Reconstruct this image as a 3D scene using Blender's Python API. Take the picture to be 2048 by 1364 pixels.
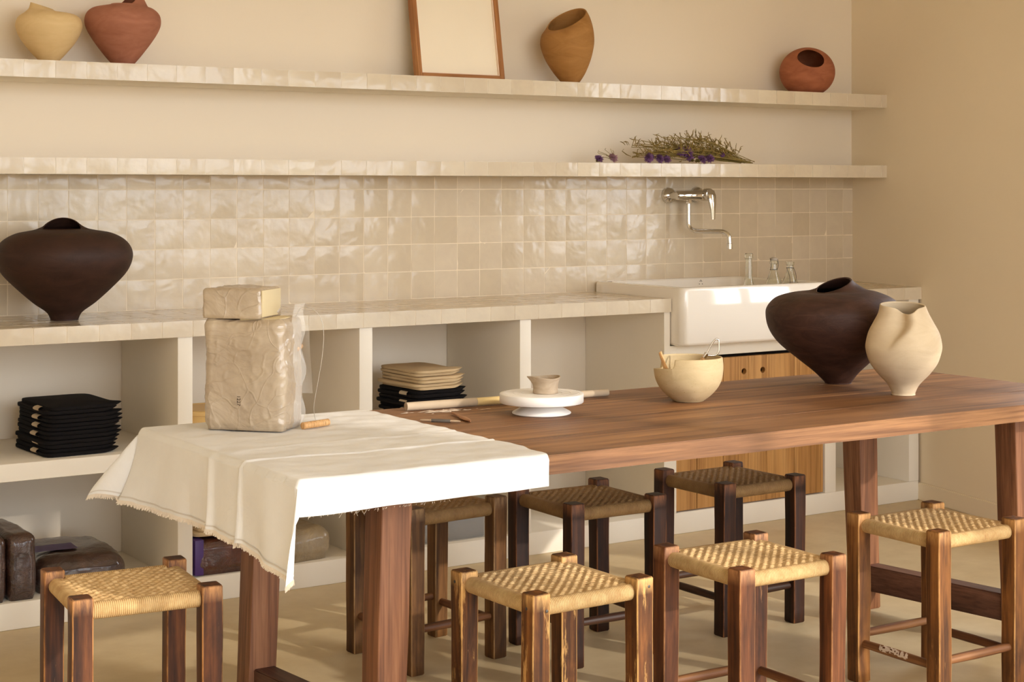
import bpy, bmesh, math, random
from math import sin, cos, pi, sqrt, atan2, exp, floor as ffloor
from mathutils import Vector, Matrix, noise, Euler

random.seed(7)
SC = bpy.context.scene
COL = SC.collection
for o in list(bpy.data.objects):
    bpy.data.objects.remove(o)

# ------------------------------------------------------------------ camera, sky, sun, exposure
YAW = 0.5766
cam_d = bpy.data.cameras.new('camera')
cam = bpy.data.objects.new('camera', cam_d)
COL.objects.link(cam)
cam.location = (-5.351, -5.440, 1.305)
cam.rotation_euler = (pi / 2, 0, -YAW)
cam_d.sensor_width = 36.0
cam_d.lens = 3350.0 / 2048 * 36
cam_d.shift_y = -(682 - 374.5) / 2048
cam_d.clip_start = 0.05
SC.camera = cam

SC.view_settings.view_transform = 'Standard'
SC.view_settings.look = 'None'
SC.view_settings.exposure = -0.04
SC.view_settings.gamma = 1.0
SC.view_settings.use_curve_mapping = False
SC.cycles.use_denoising = True
SC.cycles.max_bounces = 10
SC.cycles.diffuse_bounces = 6
SC.cycles.sample_clamp_indirect = 6.0
SC.cycles.caustics_reflective = False
SC.cycles.caustics_refractive = False

world = bpy.data.worlds.new('sky')
SC.world = world
world.use_nodes = True
wn = world.node_tree.nodes
bg = wn['Background']
bg.inputs['Color'].default_value = (0.925, 0.975, 1.04, 1)
bg.inputs['Strength'].default_value = 8.7

SUN_EL = math.radians(20.5)
sun_to = Vector((0.38 * cos(SUN_EL), -0.925 * cos(SUN_EL), sin(SUN_EL))).normalized()
sd = bpy.data.lights.new('sun', 'SUN')
sd.energy = 2.4
sd.angle = math.radians(0.9)
sd.color = (1.0, 0.925, 0.83)
sun = bpy.data.objects.new('sun', sd)
COL.objects.link(sun)
sun.rotation_euler = (-sun_to).to_track_quat('-Z', 'Y').to_euler()
sun.location = (2, -9, 4)

# ------------------------------------------------------------------ materials
def lin(c):
    r = []
    for v in c[:3]:
        v = v / 255.0
        r.append(v / 12.92 if v <= 0.04045 else ((v + 0.055) / 1.055) ** 2.4)
    return (r[0], r[1], r[2], 1.0)


class NT:
    def __init__(s, name):
        s.m = bpy.data.materials.new(name)
        s.m.use_nodes = True
        s.t = s.m.node_tree
        s.b = s.t.nodes['Principled BSDF']

    def n(s, typ, **kw):
        nd = s.t.nodes.new(typ)
        for k, v in kw.items():
            if k in nd.bl_rna.properties:
                setattr(nd, k, v)
            else:
                nd.inputs[k.replace('_', ' ')].default_value = v
        return nd

    def l(s, a, b):
        s.t.links.new(a, b)

    def coords(s, scale=(1, 1, 1), rnd=False, space='Object'):
        tc = s.n('ShaderNodeTexCoord')
        mp = s.n('ShaderNodeMapping')
        mp.inputs['Scale'].default_value = scale
        s.l(tc.outputs[space], mp.inputs['Vector'])
        if rnd:
            oi = s.n('ShaderNodeObjectInfo')
            mu = s.n('ShaderNodeMath', operation='MULTIPLY')
            mu.inputs[1].default_value = 37.0
            s.l(oi.outputs['Random'], mu.inputs[0])
            s.l(mu.outputs[0], mp.inputs['Location'])
        return mp.outputs['Vector']

    def noise(s, vec, scale, detail=4, rough=0.55, dist=0.0):
        nz = s.n('ShaderNodeTexNoise')
        nz.inputs['Scale'].default_value = scale
        nz.inputs['Detail'].default_value = detail
        nz.inputs['Roughness'].default_value = rough
        nz.inputs['Distortion'].default_value = dist
        s.l(vec, nz.inputs['Vector'])
        return nz.outputs['Fac']

    def ramp(s, fac, stops):
        r = s.n('ShaderNodeValToRGB')
        e = r.color_ramp.elements
        while len(e) < len(stops):
            e.new(0.5)
        for i, (p, c) in enumerate(stops):
            e[i].position = p
            e[i].color = c
        s.l(fac, r.inputs['Fac'])
        return r.outputs['Color']

    def mix(s, fac, a, b, mode='MIX'):
        mx = s.n('ShaderNodeMix', data_type='RGBA', blend_type=mode)
        for sock, v in ((mx.inputs[0], fac), (mx.inputs[6], a), (mx.inputs[7], b)):
            if hasattr(v, 'is_linked') or hasattr(v, 'links'):
                s.l(v, sock)
            else:
                sock.default_value = v
        return mx.outputs[2]

    def bump(s, h, strength=0.3, dist=0.01, prev=None):
        b = s.n('ShaderNodeBump')
        b.inputs['Strength'].default_value = strength
        b.inputs['Distance'].default_value = dist
        s.l(h, b.inputs['Height'])
        if prev:
            s.l(prev, b.inputs['Normal'])
        return b.outputs['Normal']

    def out(s, color=None, rough=None, normal=None, **kw):
        if color is not None:
            if isinstance(color, tuple):
                s.b.inputs['Base Color'].default_value = color
            else:
                s.l(color, s.b.inputs['Base Color'])
        if rough is not None:
            if isinstance(rough, (int, float)):
                s.b.inputs['Roughness'].default_value = rough
            else:
                s.l(rough, s.b.inputs['Roughness'])
        if normal is not None:
            s.l(normal, s.b.inputs['Normal'])
        for k, v in kw.items():
            s.b.inputs[k.replace('_', ' ')].default_value = v
        return s.m


def dark(c, f):
    return (c[0] * f, c[1] * f, c[2] * f, 1)


def plain(name, c, rough=0.5, var=0.08, scale=6, bscale=60, bstr=0.15, bdist=0.002, **kw):
    t = NT(name)
    v = t.coords()
    c = lin(c)
    f = t.noise(v, scale, 5)
    col = t.ramp(f, [(0.3, dark(c, 1 - var)), (0.7, dark(c, 1 + var * 0.6))])
    nrm = t.bump(t.noise(v, bscale, 4), bstr, bdist) if bstr else None
    return t.out(col, rough, nrm, **kw)


def wood(name, cd, cm, cl, axis=2, rough=0.55, wear=None, scale=1.0, wearpos=0.62, seams=False):
    t = NT(name)
    sc = [34 * scale] * 3
    sc[axis] = 1.6 * scale
    v = t.coords(tuple(sc), rnd=True)
    g = t.noise(v, 1.0, 8, 0.62, 0.6)
    sc2 = [9 * scale] * 3
    sc2[axis] = 0.7 * scale
    v2 = t.coords(tuple(sc2), rnd=True)
    g2 = t.noise(v2, 1.0, 4, 0.5, 1.4)
    ad = t.n('ShaderNodeMath', operation='ADD')
    m2 = t.n('ShaderNodeMath', operation='MULTIPLY')
    m2.inputs[1].default_value = 0.5
    t.l(g2, m2.inputs[0])
    m1 = t.n('ShaderNodeMath', operation='MULTIPLY')
    m1.inputs[1].default_value = 0.5
    t.l(g, m1.inputs[0])
    t.l(m1.outputs[0], ad.inputs[0])
    t.l(m2.outputs[0], ad.inputs[1])
    col = t.ramp(ad.outputs[0], [(0.34, lin(cd)), (0.5, lin(cm)), (0.68, lin(cl))])
    sc4 = [150 * scale] * 3
    sc4[axis] = 3.2 * scale
    fine = t.noise(t.coords(tuple(sc4), rnd=True), 1.0, 4, 0.6, 0.3)
    col = t.mix(1.0, col, t.ramp(fine, [(0.35, (0.72, 0.68, 0.64, 1)), (0.55, (1.06, 1.06, 1.06, 1))]), 'MULTIPLY')
    if wear:
        sc3 = [14] * 3
        sc3[axis] = 3
        w = t.noise(t.coords(tuple(sc3), rnd=True), 1.0, 6, 0.7)
        wr = t.ramp(w, [(wearpos, (0, 0, 0, 1)), (wearpos + 0.1, (1, 1, 1, 1))])
        col = t.mix(wr, col, lin(wear))
    nrm = t.bump(g, 0.35, 0.0015)
    return t.out(col, rough, nrm, Specular_IOR_Level=0.35)


def wood_worn(name, cd, cm, cl, wear, rough=0.55, amount=0.5):
    """stained stool leg, worn pale along its arrises"""
    t = NT(name)
    v = t.coords((46, 46, 2.4), rnd=True)
    g = t.noise(v, 1.0, 8, 0.65, 0.5)
    g2 = t.noise(t.coords((12, 12, 4.0), rnd=True), 1.0, 4, 0.6, 0.8)
    base = t.ramp(g, [(0.32, lin(cd)), (0.52, lin(cm)), (0.7, lin(cl))])
    bl = t.ramp(g2, [(0.36, lin(cd)), (0.6, (1, 1, 1, 1))])
    base = t.mix(0.55, base, t.mix(1.0, base, bl, 'MULTIPLY'))
    # worn pale along the arrises (mesh attribute set by leg_mesh)
    at = t.n('ShaderNodeAttribute', attribute_name='arris')
    brk = t.noise(t.coords((60, 60, 9), rnd=True), 1.0, 5, 0.7)
    er = t.mix(1.0, at.outputs['Color'], t.ramp(brk, [(0.38 - 0.1 * amount, (0, 0, 0, 1)), (0.62 - 0.1 * amount, (0.9, 0.9, 0.9, 1))]), 'MULTIPLY')
    wn_ = t.noise(t.coords((30, 30, 5), rnd=True), 1.0, 6, 0.7)
    wr = t.ramp(wn_, [(0.60 - 0.25 * amount, (0, 0, 0, 1)), (0.74 - 0.2 * amount, (1, 1, 1, 1))])
    m = er
    patch = t.ramp(wn_, [(0.72 - 0.2 * amount, (0, 0, 0, 1)), (0.8 - 0.2 * amount, (amount, amount, amount, 1))])
    m = t.mix(1.0, m, patch, 'ADD')
    col = t.mix(m, base, lin(wear))
    return t.out(col, rough, t.bump(g, 0.5, 0.0012), Specular_IOR_Level=0.3)


M = {}
M['wall'] = plain('wall_plaster', (230, 217, 197), 0.75, 0.02, 1.5, 25, 0.12, 0.003)
M['wall_side'] = plain('side_wall_plaster', (234, 219, 193), 0.8, 0.025, 1.2, 18, 0.15, 0.004)
M['masonry'] = plain('masonry_plaster', (233, 224, 208), 0.7, 0.03, 3, 40, 0.15, 0.002)
M['ceiling'] = plain('ceiling_paint', (232, 226, 214), 0.85, 0.02)
M['grout'] = plain('grout', (232, 216, 190), 0.85, 0.03, 20, 120, 0.2, 0.001)


def tile_mat(name, c, c2):
    t = NT(name)
    oi = t.n('ShaderNodeObjectInfo')
    a = t.ramp(oi.outputs['Random'], [(0.0, lin(c)), (1.0, lin(c2))])
    v = t.coords((1, 1, 1), rnd=True)
    cl = t.noise(v, 14, 5, 0.6, 0.5)
    b = t.ramp(cl, [(0.3, (0.95, 0.94, 0.93, 1)), (0.65, (1.02, 1.02, 1.0, 1))])
    col = t.mix(1.0, a, b, 'MULTIPLY')
    n1 = t.bump(t.noise(v, 12, 2, 0.5, 0.3), 0.6, 0.006)
    n2 = t.bump(t.noise(v, 70, 3), 0.2, 0.001, n1)
    return t.out(col, 0.15, n2, Specular_IOR_Level=0.42)


M['tile'] = tile_mat('zellige_glaze', (201, 184, 158), (211, 195, 171))
M['tile_edge'] = tile_mat('pale_zellige_glaze', (208, 193, 170), (217, 204, 183))

# concrete floor
t = NT('floor_microcement')
v = t.coords()
f1 = t.noise(v, 1.6, 6, 0.6, 0.4)
f2 = t.noise(v, 9, 5, 0.6)
c = t.ramp(f1, [(0.3, lin((186, 164, 124))), (0.55, lin((198, 177, 138))), (0.75, lin((208, 189, 152)))])
c = t.mix(0.25, c, t.ramp(f2, [(0.35, lin((176, 150, 106))), (0.65, lin((216, 196, 156)))]))
M['floor'] = t.out(c, 0.42, t.bump(f2, 0.08, 0.003))

M['table'] = wood('table_top_wood', (94, 62, 40), (136, 95, 62), (174, 128, 84), axis=0, rough=0.5, scale=1.0)
M['table_beam'] = wood('table_beam_wood', (60, 36, 26), (92, 58, 42), (120, 80, 60), axis=1, rough=0.5)
M['table_leg'] = wood('table_leg_wood', (86, 54, 35), (126, 82, 54), (164, 115, 80), axis=2, rough=0.5)
M['stool_a'] = wood_worn('stool_wood_reddish', (48, 25, 12), (94, 52, 24), (128, 75, 36), (198, 140, 82), 0.55, 0.4)
M['stool_b'] = wood_worn('stool_wood_golden_worn', (52, 28, 12), (108, 64, 28), (154, 100, 48), (218, 168, 100), 0.55, 0.8)
M['stool_c'] = wood_worn('stool_wood_brown', (62, 34, 18), (108, 62, 32), (144, 88, 48), (188, 134, 86), 0.55, 0.35)
M['stool_d'] = wood_worn('stool_wood_honey', (66, 37, 15), (122, 76, 35), (158, 105, 52), (204, 152, 90), 0.55, 0.5)
M['stool_e'] = wood_worn('stool_wood_dusty', (66, 40, 18), (106, 69, 32), (138, 94, 48), (164, 128, 84), 0.6, 0.4)
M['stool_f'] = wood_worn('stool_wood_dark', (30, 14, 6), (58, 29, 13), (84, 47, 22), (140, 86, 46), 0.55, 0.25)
M['rung'] = wood('rung_wood', (66, 38, 20), (112, 70, 40), (150, 106, 66), axis=2, rough=0.55)
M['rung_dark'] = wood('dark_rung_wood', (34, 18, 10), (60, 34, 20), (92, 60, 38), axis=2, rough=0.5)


def cord(name, axis, dark_=1.0):
    t = NT(name)
    w = t.n('ShaderNodeTexWave', wave_type='BANDS', bands_direction=axis)
    w.inputs['Scale'].default_value = 72
    w.inputs['Distortion'].default_value = 0.6
    w.inputs['Detail'].default_value = 2
    w.inputs['Detail Scale'].default_value = 2
    v = t.coords()
    t.l(v, w.inputs['Vector'])
    f = t.noise(t.coords(rnd=True), 30, 6, 0.7)
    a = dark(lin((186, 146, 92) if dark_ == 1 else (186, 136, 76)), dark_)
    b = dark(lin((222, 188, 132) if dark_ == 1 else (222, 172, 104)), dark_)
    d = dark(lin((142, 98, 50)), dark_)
    col = t.ramp(f, [(0.3, a), (0.65, b)])
    col = t.mix(t.ramp(w.outputs['Fac'], [(0.0, (0.75, 0.75, 0.75, 1)), (0.35, (0, 0, 0, 1))]), col, d)
    nrm = t.bump(w.outputs['Fac'], 0.7, 0.0015)
    return t.out(col, 0.75, t.bump(f, 0.3, 0.001, nrm))


def cord_top(name, dk):
  t = NT(name)
  f = t.noise(t.coords(rnd=True), 60, 6, 0.7)
  w = t.n('ShaderNodeTexWave', wave_type='BANDS', bands_direction='Y')
  w.inputs['Scale'].default_value = 120
  w.inputs['Distortion'].default_value = 1.2
  t.l(t.coords(), w.inputs['Vector'])
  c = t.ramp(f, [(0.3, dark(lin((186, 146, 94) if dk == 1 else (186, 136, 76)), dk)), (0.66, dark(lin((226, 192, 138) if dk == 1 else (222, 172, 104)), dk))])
  return t.out(c, 0.75, t.bump(w.outputs['Fac'], 0.5, 0.001))


M['cord_top'] = cord_top('woven_cord_top', 1.0)
M['cord_x'] = cord('wrapped_cord_x', 'X')
M['cord_y'] = cord('wrapped_cord_y', 'Y')
M['cord_top_shaded'] = cord_top('dark_shaded_woven_cord_top', 0.42)  # stools behind the table: darker cord, partly their shade put into the colour
M['cord_x_shaded'] = cord('dark_shaded_wrapped_cord_x', 'X', 0.45)
M['cord_y_shaded'] = cord('dark_shaded_wrapped_cord_y', 'Y', 0.45)

# linen canvas
t = NT('linen_canvas')
v = t.coords()
wx = t.n('ShaderNodeTexWave', wave_type='BANDS', bands_direction='X')
wy = t.n('ShaderNodeTexWave', wave_type='BANDS', bands_direction='Y')
for w_ in (wx, wy):
    w_.inputs['Scale'].default_value = 260
    w_.inputs['Distortion'].default_value = 1.5
    t.l(v, w_.inputs['Vector'])
f = t.noise(v, 3.0, 5, 0.6)
c = t.ramp(f, [(0.3, lin((228, 226, 223))), (0.7, lin((240, 239, 237)))])
mx = t.n('ShaderNodeMath', operation='ADD')
t.l(wx.outputs['Fac'], mx.inputs[0])
t.l(wy.outputs['Fac'], mx.inputs[1])
n1 = t.bump(t.noise(v, 7, 5, 0.55, 1.0), 0.35, 0.012)
M['linen'] = t.out(c, 0.85, t.bump(mx.outputs[0], 0.15, 0.0006, n1))
M['stitch'] = plain('grey_stitching', (214, 208, 200), 0.8)
M['thread'] = plain('linen_thread', (232, 220, 204), 0.85, bstr=0)

# plastics and clay
t = NT('clay_under_plastic')
v = t.coords()
f = t.noise(v, 7, 5, 0.6, 0.6)
c = t.ramp(f, [(0.3, lin((160, 140, 116))), (0.55, lin((182, 163, 138))), (0.75, lin((198, 182, 158)))])
vo = t.n('ShaderNodeTexVoronoi', feature='DISTANCE_TO_EDGE')
vo.inputs['Scale'].default_value = 13
wv = t.n('ShaderNodeMix', data_type='VECTOR')
wv.inputs[0].default_value = 0.35
nzv = t.n('ShaderNodeTexNoise')
nzv.inputs['Scale'].default_value = 5
t.l(v, nzv.inputs['Vector'])
t.l(v, wv.inputs[4])
t.l(nzv.outputs['Color'], wv.inputs[5])
t.l(wv.outputs[1], vo.inputs['Vector'])
cr = t.ramp(vo.outputs['Distance'], [(0.0, (1, 1, 1, 1)), (0.05, (0, 0, 0, 1))])
n1 = t.bump(t.noise(t.coords((1, 1, 1.6)), 6, 4, 0.55, 1.0), 0.5, 0.02)
n1 = t.bump(cr, 0.3, 0.004, n1)
n1 = t.bump(t.noise(v, 45, 3, 0.5, 2.0), 0.12, 0.004, n1)
M['clay_wrapped'] = t.out(c, 0.34, n1, Coat_Weight=0.7, Coat_Roughness=0.16, Specular_IOR_Level=0.5)
M['clay_cut'] = plain('cut_clay', (208, 190, 150), 0.7, 0.04, 8, 30, 0.1, 0.002)
M['plastic_clear'] = NT('clear_plastic_film').out((0.9, 0.87, 0.82, 1), 0.18, None, Alpha=0.28, Specular_IOR_Level=0.6)
t = NT('dark_clay_in_film')
v = t.coords()
f = t.noise(v, 9, 6, 0.65, 1.0)
c = t.ramp(f, [(0.3, lin((44, 26, 19))), (0.6, lin((74, 47, 36))), (0.8, lin((112, 82, 64)))])
M['dark_bag'] = t.out(c, 0.3, t.bump(t.noise(t.coords((1, 1, 1.6)), 16, 6, 0.65, 2.0), 0.9, 0.012), Coat_Weight=0.8, Coat_Roughness=0.12)
t = NT('brown_clay_in_film')
v = t.coords()
c = t.ramp(t.noise(v, 9, 6, 0.65, 1.0), [(0.3, lin((58, 26, 15))), (0.6, lin((92, 46, 28))), (0.8, lin((122, 72, 48)))])
M['brown_bag'] = t.out(c, 0.3, t.bump(t.noise(v, 14, 6, 0.65, 2.0), 0.8, 0.012), Coat_Weight=0.8, Coat_Roughness=0.1)
t = NT('grey_clay_in_film')
c = t.ramp(t.noise(t.coords(), 9, 6, 0.65, 1.0), [(0.3, lin((134, 116, 90))), (0.7, lin((172, 152, 120)))])
M['grey_bag'] = t.out(c, 0.32, t.bump(t.noise(t.coords(), 14, 6, 0.65, 2.0), 0.7, 0.012), Coat_Weight=0.7, Coat_Roughness=0.15)
M['purple'] = plain('purple_label', (74, 46, 112), 0.45, 0.1)
M['slate'] = plain('slate_label', (52, 52, 58), 0.35, 0.1)
M['ink'] = plain('ink', (66, 48, 34), 0.7, bstr=0)
M['ink_grey'] = plain('grey_ink', (138, 118, 88), 0.5, bstr=0)


def ceramic(name, c1, c2, rough=0.8, sx=40, strokes=0.4, speck=None):
    t = NT(name)
    v = t.coords((sx * 0.35, sx * 0.35, sx))
    f = t.noise(v, 1.0, 6, 0.6, 0.8)
    fine = t.noise(t.coords(), 220, 3, 0.6)
    col = t.ramp(f, [(0.3, lin(c1)), (0.7, lin(c2))])
    if speck:
        vo = t.n('ShaderNodeTexVoronoi')
        vo.inputs['Scale'].default_value = 150
        t.l(t.coords(), vo.inputs['Vector'])
        big = t.noise(t.coords(), 60, 2)
        mul = t.n('ShaderNodeMath', operation='MULTIPLY')
        t.l(t.ramp(vo.outputs['Distance'], [(0.10, (1, 1, 1, 1)), (0.17, (0, 0, 0, 1))]), mul.inputs[0])
        t.l(t.ramp(big, [(0.5, (0, 0, 0, 1)), (0.6, (1, 1, 1, 1))]), mul.inputs[1])
        col = t.mix(mul.outputs[0], col, lin(speck))
    n1 = t.bump(f, strokes, 0.003)
    return t.out(col, rough, t.bump(fine, 0.25, 0.0008, n1), Specular_IOR_Level=0.3)


M['pot_cream'] = ceramic('cream_stoneware', (206, 176, 126), (218, 190, 142), 0.8, 30, 0.15)
M['pot_terra'] = ceramic('terracotta', (146, 92, 70), (174, 116, 92), 0.85, 26, 0.25)
M['pot_ochre'] = ceramic('ochre_stoneware', (150, 104, 52), (176, 128, 72), 0.8, 26, 0.25)
M['pot_rust'] = ceramic('rust_stoneware', (142, 82, 54), (172, 106, 74), 0.8, 30, 0.3)
M['pot_dark'] = ceramic('dark_brown_stoneware', (44, 25, 17), (62, 38, 28), 0.62, 34, 0.3)
M['pot_dark2'] = ceramic('dark_brown_brushed_stoneware', (48, 28, 21), (74, 48, 38), 0.6, 40, 0.7)
M['pot_pale'] = ceramic('pale_sand_stoneware', (200, 179, 148), (212, 193, 163), 0.85, 30, 0.35)
M['bowl'] = ceramic('speckled_cream_stoneware', (192, 170, 130), (206, 185, 145), 0.7, 40, 0.2, speck=(150, 110, 62))
M['raw_clay'] = ceramic('raw_grey_clay', (166, 146, 122), (192, 174, 152), 0.8, 40, 0.4)
M['white'] = plain('white_enamel', (240, 236, 230), 0.28, 0.01, bstr=0)
M['white_ring'] = plain('white_enamel_top', (232, 226, 216), 0.4, 0.02, bstr=0)
M['porcelain'] = NT('white_porcelain').out(lin((236, 228, 216)), 0.08, None, Specular_IOR_Level=0.5, Coat_Weight=0.5, Coat_Roughness=0.05)
M['chrome'] = NT('chrome').out((0.72, 0.70, 0.67, 1), 0.07, None, Metallic=1.0)
M['steel'] = NT('steel_wire').out((0.62, 0.58, 0.52, 1), 0.28, None, Metallic=1.0)
M['iron'] = NT('dark_iron').out((0.10, 0.09, 0.08, 1), 0.45, None, Metallic=0.8)
M['glass'] = NT('bottle_glass').out((0.97, 0.99, 0.96, 1), 0.02, None, Transmission_Weight=1.0, IOR=1.45)
M['rubber'] = plain('grey_rubber', (176, 164, 150), 0.7, bstr=0)
M['oak'] = wood('frame_oak', (136, 86, 46), (164, 110, 62), (186, 132, 80), axis=2, rough=0.5, scale=1.5)
M['oak_h'] = wood('frame_oak_rail', (136, 86, 46), (160, 106, 58), (180, 126, 76), axis=0, rough=0.5, scale=1.5)
M['paper'] = plain('cream_paper', (242, 230, 208), 0.9, 0.02, 3, 60, 0.06, 0.001)
M['mount'] = plain('pale_mount_edge', (236, 212, 188), 0.8, 0.02, bstr=0)
M['pine'] = wood('door_pine', (150, 104, 56), (178, 130, 74), (196, 150, 94), axis=2, rough=0.5, wear=(128, 84, 44), wearpos=0.74, scale=0.7)
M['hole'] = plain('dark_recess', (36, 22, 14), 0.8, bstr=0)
M['beech'] = wood('tool_beech', (186, 136, 86), (210, 164, 110), (228, 188, 138), axis=0, rough=0.5, scale=2)
M['tool_brown'] = wood('tool_boxwood', (146, 98, 64), (168, 120, 82), (190, 144, 104), axis=0, rough=0.5, scale=2)
M['tip'] = plain('pale_tool_tip', (176, 150, 122), 0.6, 0.08)
M['grip'] = plain('grey_grip', (92, 84, 76), 0.6, 0.1)
M['canvas_roll'] = plain('canvas_roll_cloth', (188, 168, 142), 0.85, 0.06, 8, 200, 0.2, 0.001)
M['canvas_roll_y'] = plain('yellow_canvas', (222, 196, 138), 0.85, 0.06, 8, 200, 0.2, 0.001)  # yellower cloth colour for the middle of the roll
M['black_cloth'] = plain('black_cotton', (19, 15, 15), 0.9, 0.15, 10, 200, 0.25, 0.002, Specular_IOR_Level=0.2)
M['beige_cloth'] = plain('natural_linen', (204, 178, 138), 0.9, 0.06, 10, 160, 0.3, 0.002)
M['strap'] = plain('natural_strap', (206, 186, 156), 0.85, 0.06, 20, 200, 0.3, 0.001)
M['pail'] = plain('yellow_pail_plastic', (222, 184, 118), 0.45, 0.03, bstr=0)
M['stem'] = plain('dried_stem', (146, 126, 68), 0.8, 0.25, 40, bstr=0)
M['leaf'] = plain('dried_leaf', (142, 118, 58), 0.8, 0.35, 60, bstr=0)
M['bloom'] = plain('purple_bloom', (112, 72, 116), 0.8, 0.3, 90, bstr=0)
M['bloom_pale'] = plain('faded_mauve_bloom', (158, 118, 128), 0.85, 0.2, 90, bstr=0)
M['bud'] = plain('dry_olive_bud', (104, 88, 36), 0.8, 0.2, 90, bstr=0)
M['dust'] = NT('clay_dust').out(lin((206, 186, 166)), 0.95, None)
M['terrace'] = plain('terrace_stone', (128, 118, 92), 0.85, 0.05)
M['frame_paint'] = plain('window_frame_paint', (110, 84, 60), 0.5, bstr=0)

# ------------------------------------------------------------------ mesh helpers
def link(name, me, mat, parent=None, loc=(0, 0, 0), rot=(0, 0, 0)):
    o = bpy.data.objects.new(name, me)
    COL.objects.link(o)
    mats = mat if isinstance(mat, (list, tuple)) else [mat]
    if not me.materials:
        for m_ in mats:
            me.materials.append(m_)
    o.location = loc
    o.rotation_euler = rot
    if parent:
        o.parent = parent
    return o


def tag(o, label=None, cat=None, group=None, kind=None):
    if label:
        o['label'] = label
    if cat:
        o['category'] = cat
    if group:
        o['group'] = group
    if kind:
        o['kind'] = kind
    return o


def thing(name, label, cat, loc=(0, 0, 0), rz=0.0, group=None):
    o = bpy.data.objects.new(name, None)
    COL.objects.link(o)
    o.empty_display_size = 0.05
    o.location = loc
    o.rotation_euler = (0, 0, rz)
    return tag(o, label, cat, group)


def smooth(me, ang=40):
    for p in me.polygons:
        p.use_smooth = True
    try:
        me.set_sharp_from_angle(angle=math.radians(ang))
    except Exception:
        pass


def pyd(name, vs, fs, sm=True, ang=40, fix=True):
    me = bpy.data.meshes.new(name)
    me.from_pydata([tuple(v) for v in vs], [], fs)
    if fix:
        bm = bmesh.new()
        bm.from_mesh(me)
        bmesh.ops.remove_doubles(bm, verts=bm.verts, dist=1e-6)
        bmesh.ops.recalc_face_normals(bm, faces=bm.faces)
        bm.to_mesh(me)
        bm.free()
    if sm:
        smooth(me, ang)
    me.update()
    return me


def boxes(name, lst, bevel=0.0, seg=2, ang=40):
    """lst of (x0,x1,y0,y1,z0,z1) joined in one mesh"""
    bm = bmesh.new()
    for b in lst:
        r = bmesh.ops.create_cube(bm, size=1.0)
        for v in r['verts']:
            v.co.x = b[0] if v.co.x < 0 else b[1]
            v.co.y = b[2] if v.co.y < 0 else b[3]
            v.co.z = b[4] if v.co.z < 0 else b[5]
    if bevel:
        bmesh.ops.bevel(bm, geom=list(bm.edges), offset=bevel, segments=seg, profile=0.5, affect='EDGES')
    bmesh.ops.recalc_face_normals(bm, faces=bm.faces)
    me = bpy.data.meshes.new(name)
    bm.to_mesh(me)
    bm.free()
    if bevel:
        smooth(me, ang)
    return me


def prism(name, poly, z0, z1, bevel=0.0):
    n = len(poly)
    vs = [(x, y, z0) for x, y in poly] + [(x, y, z1) for x, y in poly]
    fs = [tuple(range(n)), tuple(range(n, 2 * n))] + [(i, (i + 1) % n, n + (i + 1) % n, n + i) for i in range(n)]
    me = bpy.data.meshes.new(name)
    me.from_pydata(vs, [], fs)
    bm = bmesh.new()
    bm.from_mesh(me)
    bmesh.ops.recalc_face_normals(bm, faces=bm.faces)
    if bevel:
        bmesh.ops.bevel(bm, geom=list(bm.edges), offset=bevel, segments=2, affect='EDGES')
    bm.to_mesh(me)
    bm.free()
    if bevel:
        smooth(me)
    return me


def catmull(pts, sub):
    out = []
    n = len(pts)
    for i in range(n - 1):
        p0 = pts[max(i - 1, 0)]
        p1 = pts[i]
        p2 = pts[i + 1]
        p3 = pts[min(i + 2, n - 1)]
        for k in range(sub):
            t_ = k / sub
            out.append(tuple(0.5 * (2 * b + (c_ - a) * t_ + (2 * a - 5 * b + 4 * c_ - d) * t_ ** 2 + (3 * b - a - 3 * c_ + d) * t_ ** 3)
                             for a, b, c_, d in zip(p0, p1, p2, p3)))
    out.append(tuple(pts[-1]))
    return out


def lathe(name, prof, seg=48, sub=1, ang=50, cap0=True, cap1=True):
    if sub > 1:
        prof = catmull(prof, sub)
    vs, fs = [], []
    n = len(prof)
    for r, z in prof:
        r = max(r, 1e-5)
        for j in range(seg):
            a = 2 * pi * j / seg
            vs.append((r * cos(a), r * sin(a), z))
    for i in range(n - 1):
        for j in range(seg):
            k = (j + 1) % seg
            fs.append((i * seg + j, i * seg + k, (i + 1) * seg + k, (i + 1) * seg + j))
    if cap0:
        fs.append(tuple(range(seg)))
    if cap1:
        fs.append(tuple(range((n - 1) * seg, n * seg)))
    return pyd(name, vs, fs, True, ang)


def tube(name, pts, r, seg=10, sub=1, cap=True):
    """pts list of Vectors, r radius or list"""
    if sub > 1:
        pts = catmull([tuple(p) for p in pts], sub)
    pts = [Vector(p) for p in pts]
    vs, fs = [], []
    n = len(pts)
    up = Vector((0, 0, 1))
    prev = None
    for i, p in enumerate(pts):
        d = (pts[min(i + 1, n - 1)] - pts[max(i - 1, 0)]).normalized()
        if prev is None:
            a = d.cross(up if abs(d.z) < 0.9 else Vector((1, 0, 0))).normalized()
        else:
            a = (prev - d * prev.dot(d)).normalized()
        prev = a
        b = d.cross(a)
        rr = r[min(i, len(r) - 1)] if isinstance(r, (list, tuple)) else r
        for j in range(seg):
            t_ = 2 * pi * j / seg
            vs.append(p + a * (rr * cos(t_)) + b * (rr * sin(t_)))
    for i in range(n - 1):
        for j in range(seg):
            k = (j + 1) % seg
            fs.append((i * seg + j, i * seg + k, (i + 1) * seg + k, (i + 1) * seg + j))
    if cap:
        fs.append(tuple(range(seg)))
        fs.append(tuple(range((n - 1) * seg, n * seg)))
    return pyd(name, vs, fs, True, 60)


def join(name, meshes, ang=50, sm=True):
    bm = bmesh.new()
    for m_ in meshes:
        bm.from_mesh(m_)
    me = bpy.data.meshes.new(name)
    bm.to_mesh(me)
    bm.free()
    if sm:
        smooth(me, ang)
    return me


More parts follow.
